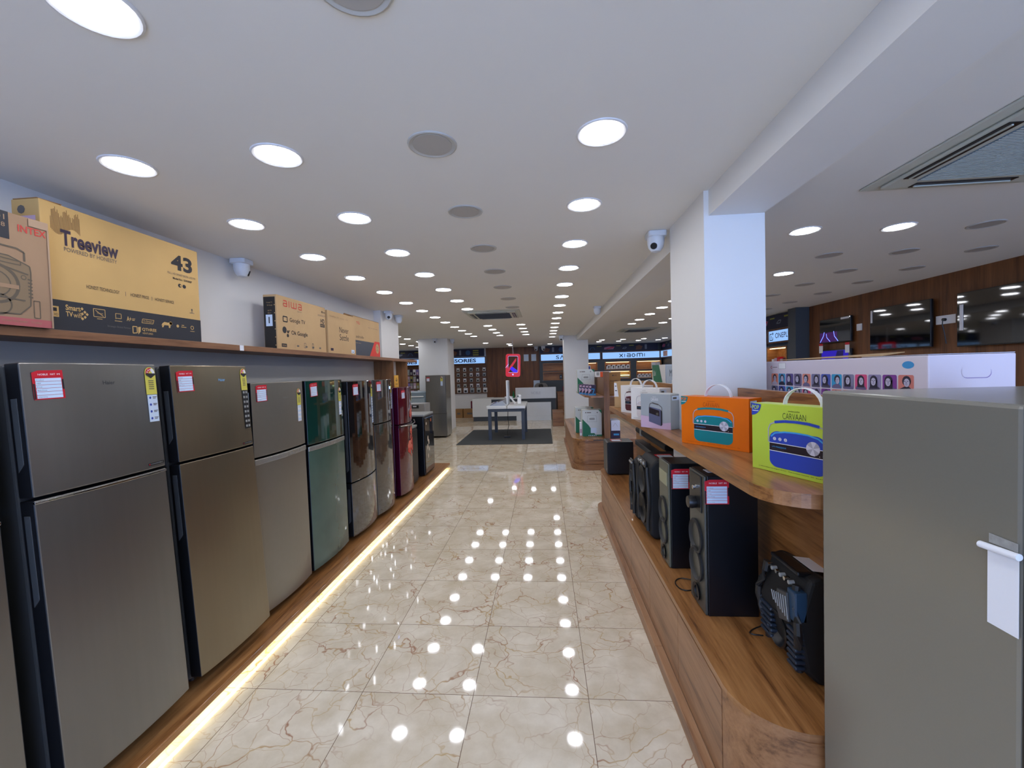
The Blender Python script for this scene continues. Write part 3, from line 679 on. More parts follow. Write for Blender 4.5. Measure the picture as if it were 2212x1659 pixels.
p.ring(.20, .17, .085, .012, ln, 1, 28); p.ring(.20, .17, .055, .005, ln, 1, 24); p.ring(.21, .085, .045, .006, ln, 1, 24); p.rect(.18, .155, .28, .172, KRAFTI, 2)
p.line([(.12, .27), (.315, .225)], .006, ln, 2); p.line([(.13, .12), (.30, .11)], .006, ln, 2); p.ring(.298, .21, .010, .003, ln, 2); p.line([(.15, .285), (.29, .275), (.29, .26), (.15, .265)], .004, ln, 2)
for i in range(6): p.line([(.312, .13+i*.015), (.328, .127+i*.015)], .006, ln, 2)
p.line([(.330, .04), (.352, .04), (.352, .115), (.330, .115), (.330, .04)], .003, ln, 1); p.text('Wireless Party Speaker', .215, .012, .09, .012, KRAFTI, 1); p.text('Trolley', .315, .012, .04, .012, KRAFTI, 1)
p.build('print', t)
p = Print((0, 0, 0), (0, 1, 0), (0, 0, 1), base=.004); tape = mat('clear_packing_tape', (170, 140, 112), .35); p.rect(.325, .44, .398, .474, tape); p.rect(.392, .0, .399, .44, tape); p.build('packing_tape', t)

W, H = .815, .475
t = carton('television_carton', 'kraft television carton with red lettering and black end, fourth object along the wall shelf', (-2.30, 3.49, SZ), .12, W, H, KRAFT, group='television cartons on the wall shelf')
p = carton_print(t); AW = mat('aiwa_red_print', (206, 60, 44), .6)
# lettering: round-cornered lower-case a i w a
def letter_a(u, v, s):
    p.line([(u, v+s*.95), (u+s*.8, v+s*.95), (u+s*.9, v+s*.85), (u+s*.9, v)], s*.16, AW, 1); p.line([(u+s*.9, v+s*.06), (u+s*.1, v+s*.06), (u, v+s*.18), (u, v+s*.42), (u+s*.1, v+s*.52), (u+s*.9, v+s*.52)], s*.15, AW, 1)
letter_a(.098, .385, .055); p.line([(.182, .385), (.182, .442)], .010, AW, 1)
p.line([(.215, .442), (.215, .395), (.225, .389), (.292, .389), (.292, .442)], .009, AW, 1); p.line([(.254, .44), (.254, .39)], .009, AW, 1); letter_a(.328, .385, .055)
p.text('Digital audio', .305, .360, .075, .012, INKG)
p.line([(.085, .295), (.085, .250), (.145, .250), (.145, .295), (.085, .295)], .010, INK, 1); p.text('Google TV', .182, .245, .25, .05, INK, 1, .0)
p.circ(.100, .175, .030, INK); p.circ(.150, .162, .014, INK); p.circ(.145, .128, .016, INK); p.circ(.172, .172, .006, INK); p.text('Ok Google', .20, .130, .265, .05, INK, 1, .01)
p.rect(.05, .022, .125, .052, INK); p.text('SEOHA', .06, .03, .055, .013, KRAFT, 1); p.text('80cm', .735, .412, .075, .022, INK); p.text('AS32HD18-GTV', .665, .375, .145, .016, INKG)
p.text('HD', .715, .305, .078, .045, INK, 1, .02); p.rr(.708, .264, .795, .298, .006, INK); p.text('READY', .718, .273, .067, .016, KRAFT, 1)
for u in (.28, .42, .54, .67): p.rect(u, .035, u+.035, .05, INKG)
p.rect(.25, .02, .252, .06, INKG); p.line([(.4, .075), (.43, .075), (.43, .03), (.4, .03), (.4, .075)], .004, INKG, 1); p.line([(.54, .08), (.565, .08), (.565, .03), (.54, .03), (.54, .08)], .005, INKG, 1)
p.build('print', t)
p = Print((-.12, 0, 0), (1, 0, 0), (0, 0, 1), base=.001); p.rect(.003, 0, .108, .455, mat('black_carton_end', (30, 28, 26), .6)); p.rect(.02, .2, .08, .30, PAPERB, 1); p.rect(.045, .225, .055, .28, INK, 2)
p.text('Google TV', .03, .40, .055, .01, KRAFT, 1); p.text('Ok Google', .035, .375, .05, .012, KRAFT, 1); p.text('HD TV', .04, .33, .035, .01, KRAFT, 1); p.text('80cm', .04, .31, .03, .008, KRAFT, 1)
for i in range(6): p.rect(.098, .03+i*.07, .106, .038+i*.07, KRAFT, 1)
p.build('side_print', t)
W = .655
t = carton('television_carton', 'plain kraft television carton with two large words, middle of the three smaller cartons', (-2.30, 4.355, SZ), .12, W, .465, KRAFT, group='television cartons on the wall shelf')
p = carton_print(t); p.text('Never', .25, .245, .22, .065, INK, 1, -.005); p.text('Settle', .25, .158, .22, .068, INK, 1, -.005); p.rect(.04, .03, .10, .058, mat('plum_ink', (44, 26, 50), .6)); p.rect(.53, .02, .61, .062, PAPERB, 1); p.rect(.56, .03, .585, .04, INK, 2)
p.text('OnePlus   TV   Series   Y1S', .04, .40, .42, .014, mat('pale_ink', (150, 122, 84), .6)); p.build('print', t)
t2 = carton('television_carton', 'slim carton slipped behind the middle smaller carton, only its top edge showing', (-2.43, 4.12, SZ), .05, .86, .492, KRAFTD, group='television cartons on the wall shelf')
W = .815
t = carton('television_carton', 'kraft television carton with grey and red corner print, farthest on the wall shelf', (-2.325, 5.015, SZ), .12, W, .49, KRAFT, group='television cartons on the wall shelf')
p = carton_print(t); p.text('TCL', .085, .40, .105, .032, AW, 1, .02); p.text('androidtv', .06, .225, .235, .035, INK, 1, -.01); p.rect(0, 0, .66, .195, mat('slate_print', (66, 70, 80), .6))
p.poly([(.455, 0), (W, 0), (W, .215), (.635, .215)], mat('tcl_red_print', (214, 58, 44), .6), 1); p.circ(.722, .118, .058, KRAFT, 2, 24, ry=.068); p.text('32', .685, .085, .075, .065, INKG, 3, -.01)
p.text('Google Assistant', .04, .155, .16, .012, KRAFT, 2); p.text('QLED   4K   HDR   DOLBY', .44, .38, .33, .012, INKG); p.build('print', t)
# flaps standing up on the farthest carton
G().box(-.12, -.002, .0, .815, .491, .494).build('flap', KRAFTD, t); G().prism([(0, 0), (.815, 0), (.79, .03), (.02, .035)], 0, .004, frame=lambda a, b, c: (-.125+c, a, .494+b)).build('flap', KRAFTD, t)

# ============================================================ RIGHT SIDE: NEAR DISPLAY ISLAND
def arc(cx_, cy_, r, a0, a1, n=10): return [(cx_+r*math.cos(math.radians(a0+(a1-a0)*i/n)), cy_+r*math.sin(math.radians(a0+(a1-a0)*i/n))) for i in range(n+1)]
def island_outline(x0, x1, y0, y1, rn, rf):
    """front strip split so the joinery goes round the column: returns pieces"""
    a = arc(x0+rn, y0+rn, rn, 180, 270) + [(x1, y0), (x1, 2.452), (x0, 2.452)]
    b = [(x0, 2.452), (.915, 2.452), (.915, 3.10), (x0, 3.10)]
    c = [(x0, 3.10), (x1, 3.10), (x1, y1)] + arc(x0+rf, y1-rf, rf, 90, 180)
    d = [(1.26, 2.452), (x1, 2.452), (x1, 3.10), (1.26, 3.10)]
    return [a, b, c, d]
IT = thing('display_island', 'walnut base cabinet with flat doors along the right of the aisle, carrying the speakers', 'cabinet', (0, 0, 0))
g = G()
for pc in island_outline(.645, 1.75, 1.39, 5.17, .22, .15): g.prism(pc, .463, .49)
g.ends(WD_Y, WD_X).build('top', None, IT)
g = G()
for pc in island_outline(.664, 1.74, 1.40, 5.16, .21, .14): g.prism(pc, .08, .4625)
g.ends(WD_FR, WD_X).build('carcass', None, IT)
g = G()
for pc in island_outline(.605, 1.74, 1.36, 5.19, .24, .16): g.prism(pc, 0, .072)
g.ends(WD_FR, WD_X).build('skirting', None, IT, bevel=.004)
ys = [1.622, 2.148, 2.722, 3.295, 3.885, 4.46, 4.99]
for a_, b_ in zip(ys, ys[1:]):
    d = B(.646, .6635, a_+.0015, b_-.0015, .082, .452).build('door', WD_FR, IT, bevel=.0015)
# curved end panel
g = G(); outer = arc(.645+.235, 1.39+.23, .235, 182, 268, 14); inner = arc(.645+.235, 1.39+.23, .217, 268, 182, 14); g.prism(outer+inner, .082, .4625); g.build('curved_end_panel', WD_X, IT, smooth=True)
B(.6455, .6475, 1.65, 4.95, .0735, .0805).build('metal_strip', CHROME, IT)

ct = thing('display_counter', 'long raised walnut counter with rounded near end, carrying the radio cartons', 'counter', (0, 0, 0))
g = G()
for pc in island_outline(.735, 1.70, 1.405, 4.86, .17, .02): g.prism(pc, 1.222, 1.27)
g.ends(WD_Y, WD_X).build('counter_top', None, ct)
g = G(); g.box(1.075, 1.095, 1.46, 2.452, .491, 1.2215); g.box(1.075, 1.095, 3.10, 5.05, .491, 1.2215); g.build('back_panel', WD_Y, ct)
g = G(); g.box(1.088, 1.115, 1.46, 2.452, 1.2705, 1.568); g.box(1.088, 1.115, 3.10, 4.84, 1.2705, 1.552); g.build('riser', WD_Y, ct, bevel=.0015)

# ---- radio cartons
def radio(p, u0, v0, w, h, body, light, grille=None, alt=None):
    """drawing of a retro radio in a w x h field"""
    band = mat('radio_band', (36, 26, 34), .4); knob = mat('silver_knob', (206, 204, 216), .3); knob2 = mat('silver_knob_dark', (166, 164, 178), .3)
    P = lambda u, v: (u0+u*w, v0+v*h)
    body_pts = rrect(.02, .98, .0, .72, .14, 6)
    body_pts = [(a, b+.05*math.sin(math.pi*a)*(1 if b > .36 else -.35)) for a, b in body_pts]
    p.poly([P(*q) for q in body_pts], body, 1)
    lip = [q for q in body_pts if q[1] > .6]
    p.line([P(*q) for q in [(.05, .62), (.12, .70), (.3, .745), (.5, .755), (.7, .745), (.86, .70), (.95, .62)]], h*.03, light, 2)
    p.poly([P(.025, .33), P(.975, .33), P(.975, .49), P(.025, .49)], band, 2)
    p.line([P(.02, .33), P(.98, .33)], h*.012, WHITEP, 3); p.line([P(.02, .495), P(.98, .495)], h*.012, WHITEP, 3)
    p.line([P(.0, .5), P(.0, .78), P(.04, .88), P(.13, .93)], h*.022, knob2, 1); p.line([P(1., .5), P(1., .78), P(.96, .88), P(.87, .93)], h*.022, knob2, 1)
    p.line([P(.12, .93), P(.3, .965), P(.5, .975), P(.7, .965), P(.88, .93)], h*.055, body, 2)
    c = P(.78, .5); R = h*.135
    for i in range(8):
        a0, a1 = math.pi*i/4+.3, math.pi*(i+1)/4+.3
        p.poly([c]+[(c[0]+R*math.cos(a0+(a1-a0)*j/3), c[1]+R*math.sin(a0+(a1-a0)*j/3)) for j in range(4)], knob if i % 2 else knob2, 4)
    for i in range(3):
        c = P(.12+.1*i, .585); p.circ(c[0], c[1], h*.036, knob, 3, 12); p.poly([(c[0]-h*.01, c[1]-h*.03), (c[0]+h*.004, c[1]-h*.03), (c[0]+h*.012, c[1]+h*.03), (c[0]-h*.002, c[1]+h*.03)], knob2, 4)
    a = P(.07, .40); p.text('LATA MANGESHKAR', a[0], a[1], w*.26, h*.032, LBLUE, 3); a = P(.07, .36); p.text('HITS OF LATA', a[0], a[1], w*.22, h*.018, INKG, 3)
    for u in (.80, .88): c = P(u, .37); p.circ(c[0], c[1], h*.008, WHITEP, 3, 6)
def radio_box(label, x, y, ang, w, D, h, m, top_m, body, light, pop=None, handle=True, ink=INKG, full=True, title='CARVAAN'):
    """front face: from (x,y) running along ang (degrees, from +x), seen from the aisle side"""
    t = thing('radio_carton', label, 'carton', (x, y, 1.2705), rz=math.radians(ang), group='radio cartons on the raised counter')
    B(0, w, 0, D, 0, h).build('carton_shell', m, t, bevel=.0015)
    p = Print((0, 0, 0), (1, 0, 0), (0, 0, 1))
    if full: radio(p, w*.20, h*.09, w*.60, h*.70, body, light)
    p.text(title, w*.36, h*.80, w*.24, h*.085, ink, 1, -.012); p.text('SAREGAMA', w*.42, h*.905, w*.12, h*.018, ink, 1)
    if pop:
        p.poly([(0, h)]+[(w*.115*math.cos(math.radians(a)) if 0 else w*.0+w*.115*math.cos(math.radians(a)), h*.985+h*.17*math.sin(math.radians(a))) for a in range(0, -91, -10)]+[(0, h*.815)], pop, 1)
        p.text('POP', w*.008, h*.905, w*.085, h*.065, m if ink is not WHITEP else WHITEP, 2, .02); p.rect(w*.01, h*.88, w*.085, h*.89, WHITEP, 2)
    p.text('A NEW WAY TO ENJOY MUSIC   PRELOADED SONGS   FM   BLUETOOTH   USB', w*.08, h*.045, w*.8, h*.016, ink, 1)
    p.build('print', t)
    p = Print((w, 0, 0), (0, 1, 0), (0, 0, 1)); p.rect(D*.1, h*.83, D*.6, h*.95, PAPERB, 0); p.rect(D*.15, h*.86, D*.4, h*.92, INKG, 1); p.build('side_print', t)
    if handle:
        g = G(); pts = [(w*.5-.075*math.cos(a), D*.45, h+.07*math.sin(a)-.004) for a in [math.pi*i/12 for i in range(13)]]
        for a, b in zip(pts, pts[1:]):
            v = [g.bm.verts.new(q) for q in ((a[0], a[1]-.01, a[2]), (a[0], a[1]+.01, a[2]), (b[0], b[1]+.01, b[2]), (b[0], b[1]-.01, b[2]))]
            d_ = (Vector(b)-Vector(a)).normalized(); n_ = Vector((-d_.z, 0, d_.x))*.003
            v2 = [g.bm.verts.new(q.co-n_) for q in v]
            for f in ((0, 1, 2, 3), (7, 6, 5, 4), (0, 4, 5, 1), (1, 5, 6, 2), (2, 6, 7, 3), (3, 7, 4, 0)): g.bm.faces.new([(v+v2)[i] for i in f])
        bmesh.ops.remove_doubles(g.bm, verts=g.bm.verts, dist=1e-5)
        g.build('carry_handle', WHITEP, t)
    return t
radio_box('lime green radio carton with a blue radio, nearest on the raised counter', .855, 1.800, -68, .385, .080, .268, LIME, None, BLUE, LBLUE, pop=BLUE, ink=INK)
radio_box('orange radio carton with a teal radio, next to the lime one', .764, 2.411, -56, .385, .11, .262, ORANGE, None, TEAL, LBLUE, pop=TEAL, ink=mat('dark_orange_ink', (150, 62, 16), .5))
t = radio_box('silver-grey radio carton with a lilac floor, third from the camera on the counter', .692, 3.080, -51, .245, .17, .24, GREYC, None, INKG, GREYL, handle=False, full=False, ink=WHITEP)
p = Print((0, 0, 0), (1, 0, 0), (0, 0, 1), base=.0014); p.poly([(0, 0), (.245, 0), (.245, .05), (.19, .04), (.07, .08), (0, .085)], PINKC)
rb = mat('slate_radio', (92, 94, 120), .5); p.poly([(.07, .045), (.17, .02), (.18, .03), (.18, .12), (.165, .135), (.08, .15), (.07, .14)], rb, 1); p.poly([(.072, .105), (.158, .085), (.158, .125), (.075, .145)], mat('radio_band', (36, 26, 34), .4), 2)
p.poly([(.168, .02), (.18, .03), (.18, .12), (.168, .132)], INK, 3); p.circ(.14, .102, .010, CHROME, 3, 12); p.line([(.072, .14), (.08, .17), (.10, .178), (.15, .168), (.176, .15), (.178, .11)], .005, INKG, 1); p.line([(.10, .178), (.15, .167)], .009, INKG, 2)
p.build('radio_picture', t)
radio_box('white radio carton right behind the silver-grey one', .722, 3.568, -56, .30, .13, .262, WHITEC, None, mat('white_radio', (214, 206, 206), .5), PAPER, ink=INKG)
radio_box('white radio carton with a maroon radio, second to last on the counter', .745, 4.160, -60, .30, .13, .262, WHITEC, None, mat('maroon_radio', (84, 36, 44), .5), PINKC, ink=INKG)
t = thing('brown_carton', 'plain brown carton with a white label at the far end of the raised counter', 'carton', (.765, 4.66, 1.2705), rz=math.radians(-42)); B(0, .29, 0, .12, 0, .285).build('carton_shell', KRAFT, t, bevel=.002)
p = Print((0, 0, 0), (1, 0, 0), (0, 0, 1)); p.poly([(.0, .12), (.055, .12), (.03, .27), (.0, .27)], PAPER); p.rect(.01, .23, .03, .24, INKG, 1); p.rect(.01, .18, .035, .19, INKG, 1); p.build('label', t)
# behind the riser
t = thing('portrait_carton', 'long white carton printed with small head-and-shoulder portraits, behind the near refrigerator', 'carton', (1.30, 1.524, 1.2705), group=None)
B(0, .275, 0, 1.05, 0, .440).build('carton_shell', mat('pale_lilac_carton', (222, 212, 222), .45), t, bevel=.004)
p = Print((0, 1.05, 0), (0, -1, 0), (0, 0, 1)); L_ = 1.05
cols = [(232, 140, 116), (60, 150, 200), (88, 72, 140), (110, 96, 130), (226, 140, 120), (120, 120, 160), (70, 90, 180), (50, 160, 210), (130, 130, 160), (220, 80, 130), (150, 140, 180), (130, 60, 150), (216, 130, 120)]
rn = random.Random(5)
skin_t = mat('portrait_tone_light', (196, 190, 212), .5); hair_t = mat('portrait_tone_dark', (40, 34, 56), .5); mid_t = mat('portrait_tone_mid', (110, 102, 140), .5); mid2_t = mat('portrait_tone_grey', (80, 74, 96), .5)
wt = .0655
# tiles: near end of the face is at u=1.05
for r_ in range(3):
    for i in range(13):
        u = .071+i*.0716; v = .309-r_*.068
        cm = mat('portrait_ground_%d' % (0 if False else (i+r_*5) % 13), cols[(i+r_*5) % 13], .5)
        p.rr(u, v, u+wt, v+.063, .007, cm, 0)
        hx = u+wt/2+rn.uniform(-.006, .006); hy = v+.038
        p.poly([(u+.004, v+.001), (u+wt-.004, v+.001), (u+wt-.007, v+.012), (hx+.009, v+.021), (hx-.009, v+.021), (u+.007, v+.012)], rn.choice((hair_t, mid_t, skin_t, mid2_t)), 1)
        longh = rn.random() < .4
        p.circ(hx, hy+.003, .0185, hair_t, 2, 12, ry=.019)
        if longh: p.rect(hx-.0185, v+.010, hx+.0185, hy+.003, hair_t, 2)
        p.circ(hx+rn.uniform(-.003, .003), hy-.003, .0125, skin_t, 3, 12, ry=.0155); p.rect(hx-.009, hy+.001, hx-.003, hy+.003, hair_t, 4); p.rect(hx+.003, hy+.001, hx+.009, hy+.003, hair_t, 4); p.rect(hx-.004, hy-.011, hx+.004, hy-.0095, mid_t, 4); p.rect(hx-.0013, hy-.007, hx+.0013, hy, mid_t, 4)
p.rect(.145, .398, .21, .430, WHITEP, 0); p.line([(.145, .398), (.21, .398), (.21, .43), (.145, .43), (.145, .398)], .001, INKG, 1); p.circ(.072, .407, .008, RED, 0, 10); p.circ(.0745, .407, .005, WHITEP, 1, 10); p.rect(.085, .406, .13, .4085, INKG, 0)
p.circ(.972, .408, .025, LBLUE, 0, 16, ry=.0135); p.build('portrait_print', t)
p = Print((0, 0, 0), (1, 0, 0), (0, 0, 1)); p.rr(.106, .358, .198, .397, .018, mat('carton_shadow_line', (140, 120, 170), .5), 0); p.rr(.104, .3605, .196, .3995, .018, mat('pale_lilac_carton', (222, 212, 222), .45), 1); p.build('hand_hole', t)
B(.002, .273, .002, .30, .4415, .4435).build('packing_tape', mat('glossy_clear_tape', (205, 205, 218), .2), t)
g = G(); g.prism([(0, 0), (.72, 0), (.66, .13), (.1, .10)], 0, .003, frame=lambda a, b, c: (.005+b, .92-a, .4445+c+.14*b*a)); g.build('flap', KRAFT, t)
t = thing('appliance_carton', 'carton with a green slanted band behind the riser, left of the near column', 'carton', (1.30, 4.60, 1.2705))
B(0, .24, 0, .55, 0, .455).build('carton_shell', WHITEC, t, bevel=.003); p = Print((0, .55, 0), (0, -1, 0), (0, 0, 1)); p.poly([(0, .455), (.30, .455), (.53, .1), (.1, .1)], GREEN); p.text('12in1', .06, .33, .10, .06, WHITEP, 1); p.circ(.3, .12, .09, WHITEP, 1, 20, ry=.05); p.build('print', t)
p = Print((0, 0, 0), (1, 0, 0), (0, 0, 1)); p.rect(0, 0, .24, .455, PAPERB); p.build('side_print', t)
t = thing('appliance_carton', 'pale blue carton with a white bowl picture touching the near column', 'carton', (1.30, 4.10, 1.2705))
B(0, .24, 0, .48, 0, .45).build('carton_shell', mat('pale_blue_carton', (190, 206, 224), .5), t, bevel=.003); p = Print((0, .48, 0), (0, -1, 0), (0, 0, 1)); p.text('Mo', .13, .33, .16, .07, mat('navy_ink', (50, 70, 100), .5), 1)
for i in range(4): p.rect(.2, .03+i*.07, .28, .085+i*.07, BLUE if i % 2 == 0 else WHITEP, 0)
p.build('print', t)

# ---- loudspeakers on the base cabinet
BZ = .4905
WOOF = mat('speaker_cone_black', (34, 34, 34), .5)
def woofer(g, x, y, z, r, m=WOOF):
    m = WOOF if m is GREYP else m
    g.lathe([(r, 0), (r*1.02, -.010), (r*.92, -.014), (r*.85, -.004), (r*.45, .018), (r*.28, .012), (0, .006)], m, 24, (x, y, z), 'x')
def tower(label, x, y0, y1, D, h, bezel, top_glossy):
    t = thing('tower_speaker', label, 'loudspeaker', (x, y0, BZ), group='black tower speakers'); w = y1-y0
    B(0, D, 0, w, .0, h).build('cabinet', NAVY, t, bevel=.003)
    B(-.014, -.0005, .002, w-.002, .002, h-.002).build('front_baffle', bezel, t, bevel=.006)
    for k, z in enumerate((.52*h, .31*h)):
        g = G(); woofer(g, -.015, w*.5, z, w*.40, GREYP); g.build('driver', None, t, smooth=True)
    g = G(); g.lathe([(.040, -.002), (.045, -.010), (.030, -.006), (.028, .008), (0, .010)], BLACK, 20, (-.015, w*.5, .10*h), 'x'); g.build('bass_port', None, t, smooth=True)
    return t, w
t, w_ = tower('tall tower speaker with volume knob, wider one nearer the camera under the counter', .762, 2.045, 2.255, .232, .68, mat('graphite_baffle', (66, 66, 60), .35), True)
B(-.020, -.0145, .03, w_-.03, .49, .67).build('control_panel', BLACK, t, bevel=.004)
g = G(); g.lathe([(.030, 0), (.032, -.02), (.028, -.036), (0, -.038)], BLACK, 20, (-.0205, w_*.5, .525), 'x'); g.build('volume_knob', None, t, smooth=True)
g = G(); g.cyl((-.021, w_*.5, .60), (-.032, w_*.5, .60), .010, m=CHROME); g.cyl((-.021, w_*.5-.035, .615), (-.03, w_*.5-.035, .615), .006, m=CHROME); g.build('jacks', None, t)
B(.03, .09, .07, .13, .6805, .682).build('sticker', PAPER, t)
price_card(t, (-.012, -.0005, .545), (1, 0, 0), (0, 0, 1), w=.112, h=.118)
t, w_ = tower('tower speaker with pale control panel, farther one behind the knobbed tower', .735, 2.535, 2.735, .245, .63, mat('olive_grey_baffle', (92, 92, 78), .4), False)
B(-.018, -.0145, .02, w_-.02, .49, .57).build('control_panel', mat('pale_olive_panel', (150, 150, 120), .4), t)
price_card(t, (.004, -.0005, .480), (1, 0, 0), (0, 0, 1), w=.105, h=.12)
t = thing('subwoofer', 'black cube subwoofer at the far end of the base cabinet', 'loudspeaker', (.70, 4.78, BZ)); B(0, .285, 0, .28, .012, .375).build('cabinet', BLACK, t, bevel=.006)
B(-.010, -.0005, .004, .276, .016, .371).build('side_panel', GREYP, t, bevel=.003)
g = G(); [g.cyl((a, b, 0), (a, b, .0125), .02, m=BLACK, seg=12) for a in (.04, .245) for b in (.04, .24)]; g.build('feet', None, t); B(-.012, -.0105, .02, .05, .05, .075).build('badge', CHROME, t)
price_card(t, (.05, .06, .3756), (1, 0, 0), (0, 1, 0), w=.12, h=.14)
def party(label, x, y, w, D, h, style):
    t = thing('party_speaker', label, 'loudspeaker', (x, y, BZ), group='portable party speakers')
    fm = GREYP if style != 'near' else mat('blue_grey_plastic', (32, 42, 56), .4)
    prof = [(0, .05*h), (.03, .0), (D, 0), (D, h), (.05, h), (0, h*.9)]
    if style == 'near': prof = [(.01, .12*h), (.06, 0), (D, 0), (D, h*.92), (.07, h), (.03, h*.97), (-.02, h*.55)]
    g = G(); g.prism(prof, 0, w, frame=lambda a, b, c: (a, c, b)); g.build('cabinet', BLACKM, t, bevel=.018, bseg=3)
    # moulded surround ribs down each side of the front
    xf = lambda z: -.004 if style != 'near' else (-.02+.03*abs(z/h-.55)*2)
    for s_ in (0, 1):
        g = G(); ye = .012 if s_ == 0 else w-.012
        g.tube([(xf(z*h)-.004, ye+(.02 if s_ == 0 else -.02)*math.sin(z*9), z*h) for z in [.1, .2, .3, .4, .5, .6, .7, .8, .9]], .014, seg=8)
        g.build('side_moulding', WOOF, t, smooth=True)
    if style != 'near':
        g = G(); woofer(g, xf(0)-.004, w*.5, h*.70, w*.30, GREYP); g.build('driver', None, t, smooth=True)
        g = G(); woofer(g, xf(0)-.004, w*.5, h*.32, w*.33, BLACK); g.build('driver', None, t, smooth=True)
        B(-.016, -.003, w*.15, w*.85, h*.88, h*.97).build('control_panel', BLACK, t, bevel=.004)
        g = G(); [g.cyl((-.0165, w*(.25+.12*i), h*.925), (-.026, w*(.25+.12*i), h*.925), .008, m=CHROME if i % 2 else GREYL, seg=10) for i in range(5)]; g.build('knobs', None, t)
        g = G(); [g.box(-.012, -.004, w*.47, w*.53, h*(.45+.012*i), h*(.455+.012*i)) for i in range(9)]; g.build('vent', BLACK, t)
    else:
        g = G(); g.prism([(.03, .55*h), (w*.35, .50*h), (w*.45, .62*h), (w*.40, .78*h), (.04, .82*h)], -.035, -.021, frame=lambda a, b, c: (c, a, b)); g.build('upper_grille', GREYP, t, bevel=.004)
        g = G(); [g.tube([(-.037, .03+i*.016, .58*h+i*.004), (-.037, .045+i*.016, .78*h-i*.004)], .0022, seg=5) for i in range(7)]; g.build('grille_slats', GREYL, t)
        g = G(); [g.box(-.028, .012, w-.10, w-.015, h*(.18+.055*i), h*(.215+.055*i)) for i in range(6)]; g.build('ribbed_corner', fm, t, bevel=.006)
        g = G(); [g.box(-.028, .012, .0, .06, h*(.14+.055*i), h*(.175+.055*i)) for i in range(7)]; g.build('ribbed_corner', fm, t, bevel=.006)
        B(-.026, .02, .0, .055, .58*h, .86*h).build('corner_block', mat('steel_blue_plastic', (38, 66, 92), .4), t, bevel=.006)
        B(.005, .06, .04, w-.04, h*.965, h*1.01).build('control_panel', BLACK, t, bevel=.006)
        g = G(); [g.cyl((-.0, w*(.2+.11*i), h*.90), (-.02, w*(.2+.11*i), h*.90), .008, m=CHROME if i % 2 else GREYL, seg=10) for i in range(6)]; g.build('knobs', None, t)
        g = G(); woofer(g, -.010, w*.52, h*.33, w*.26, BLACK); g.build('driver', None, t, smooth=True)
        G().prism([(0, 0), (.10, 0), (.10, .13), (0, .13)], 0, .0015, frame=lambda a, b, c: (.08+a, .07+b, h*.985-.4*a*.3+c)).build('sticker', PAPER, t)
    return t
t = party('black party speaker with two round drivers, beside the pale-panelled tower', .715, 2.96, .33, .27, .56, 'a'); price_card(t, (.08, .05, .5615), (1, 0, 0), (0, 1, 0), w=.12, h=.15)
party('second black party speaker, just showing its edge behind the first', .70, 3.345, .15, .22, .49, 'a')
party('blue-grey ribbed party speaker closest to the near refrigerator', .932, 1.60, .27, .132, .41, 'near')
# soundbars fixed on the back panel
def bar(label, x0, x1, y0, y1, z0, z1, m, hexa, cap=False):
    t = thing('soundbar', label, 'soundbar', ((x0+x1)/2, y0, (z0+z1)/2), group='soundbars on the back panel under the counter'); a = (x1-x0)/2; b = (z1-z0)/2
    pr = [(-a, -b*.4), (-a*.5, -b), (a, -b), (a, b), (-a*.5, b), (-a, b*.4)] if hexa else [(-a, -b), (a, -b), (a, b), (-a, b)]
    g = G(); g.prism(pr, 0, y1-y0, frame=lambda p_, q_, c: (p_, c, q_)); g.build('housing', m, t, bevel=.004)
    g = G(); [g.box(a-.0, 1.074-(x0+x1)/2, yy-.02, yy+.02, -.015, .015) for yy in (.2, y1-y0-.2)]; g.build('wall_bracket', BLACK, t)
    if cap: B(-a-.001, a*.0, y1-y0-.26, y1-y0-.20, -b-.001, b+.001).build('label_sleeve', GREYL, t)
bar('upper black soundbar with a pale sleeve, right under the raised counter', .985, 1.06, 3.55, 4.66, .99, 1.06, BLACKM, True, True)
bar('lower dark grey soundbar below the black one', .965, 1.05, 3.60, 4.60, .875, .925, GREYP, False)
def cable(label, pts, r=.003, m=BLACK):
    # smooth the corner points
    P_ = [Vector(p_) for p_ in pts]
    for _ in range(2):
        Q = [P_[0]]
        for a, b in zip(P_, P_[1:]): Q += [a*.75+b*.25, a*.25+b*.75]
        P_ = Q+[P_[-1]]
    tag(G().tube(P_, r, seg=6).build('power_cable', m, smooth=True), label, 'cable')
cable('black cable looping on the base cabinet between the two tower speakers', [(.80, 2.38, .50), (.74, 2.42, .494), (.69, 2.36, .494), (.71, 2.27, .494), (.80, 2.29, .494)])
cable('black cable loop beside the blue-grey party speaker', [(1.05, 1.92, .60), (1.0, 1.95, .52), (.92, 1.95, .494), (.88, 1.91, .494), (.94, 1.90, .494)])
cable('thin cable hanging from the soundbars behind the far party speaker', [(1.02, 4.2, .87), (1.0, 4.25, .75), (.98, 4.1, .62), (.96, 4.0, .55), (.99, 3.9, .494)])

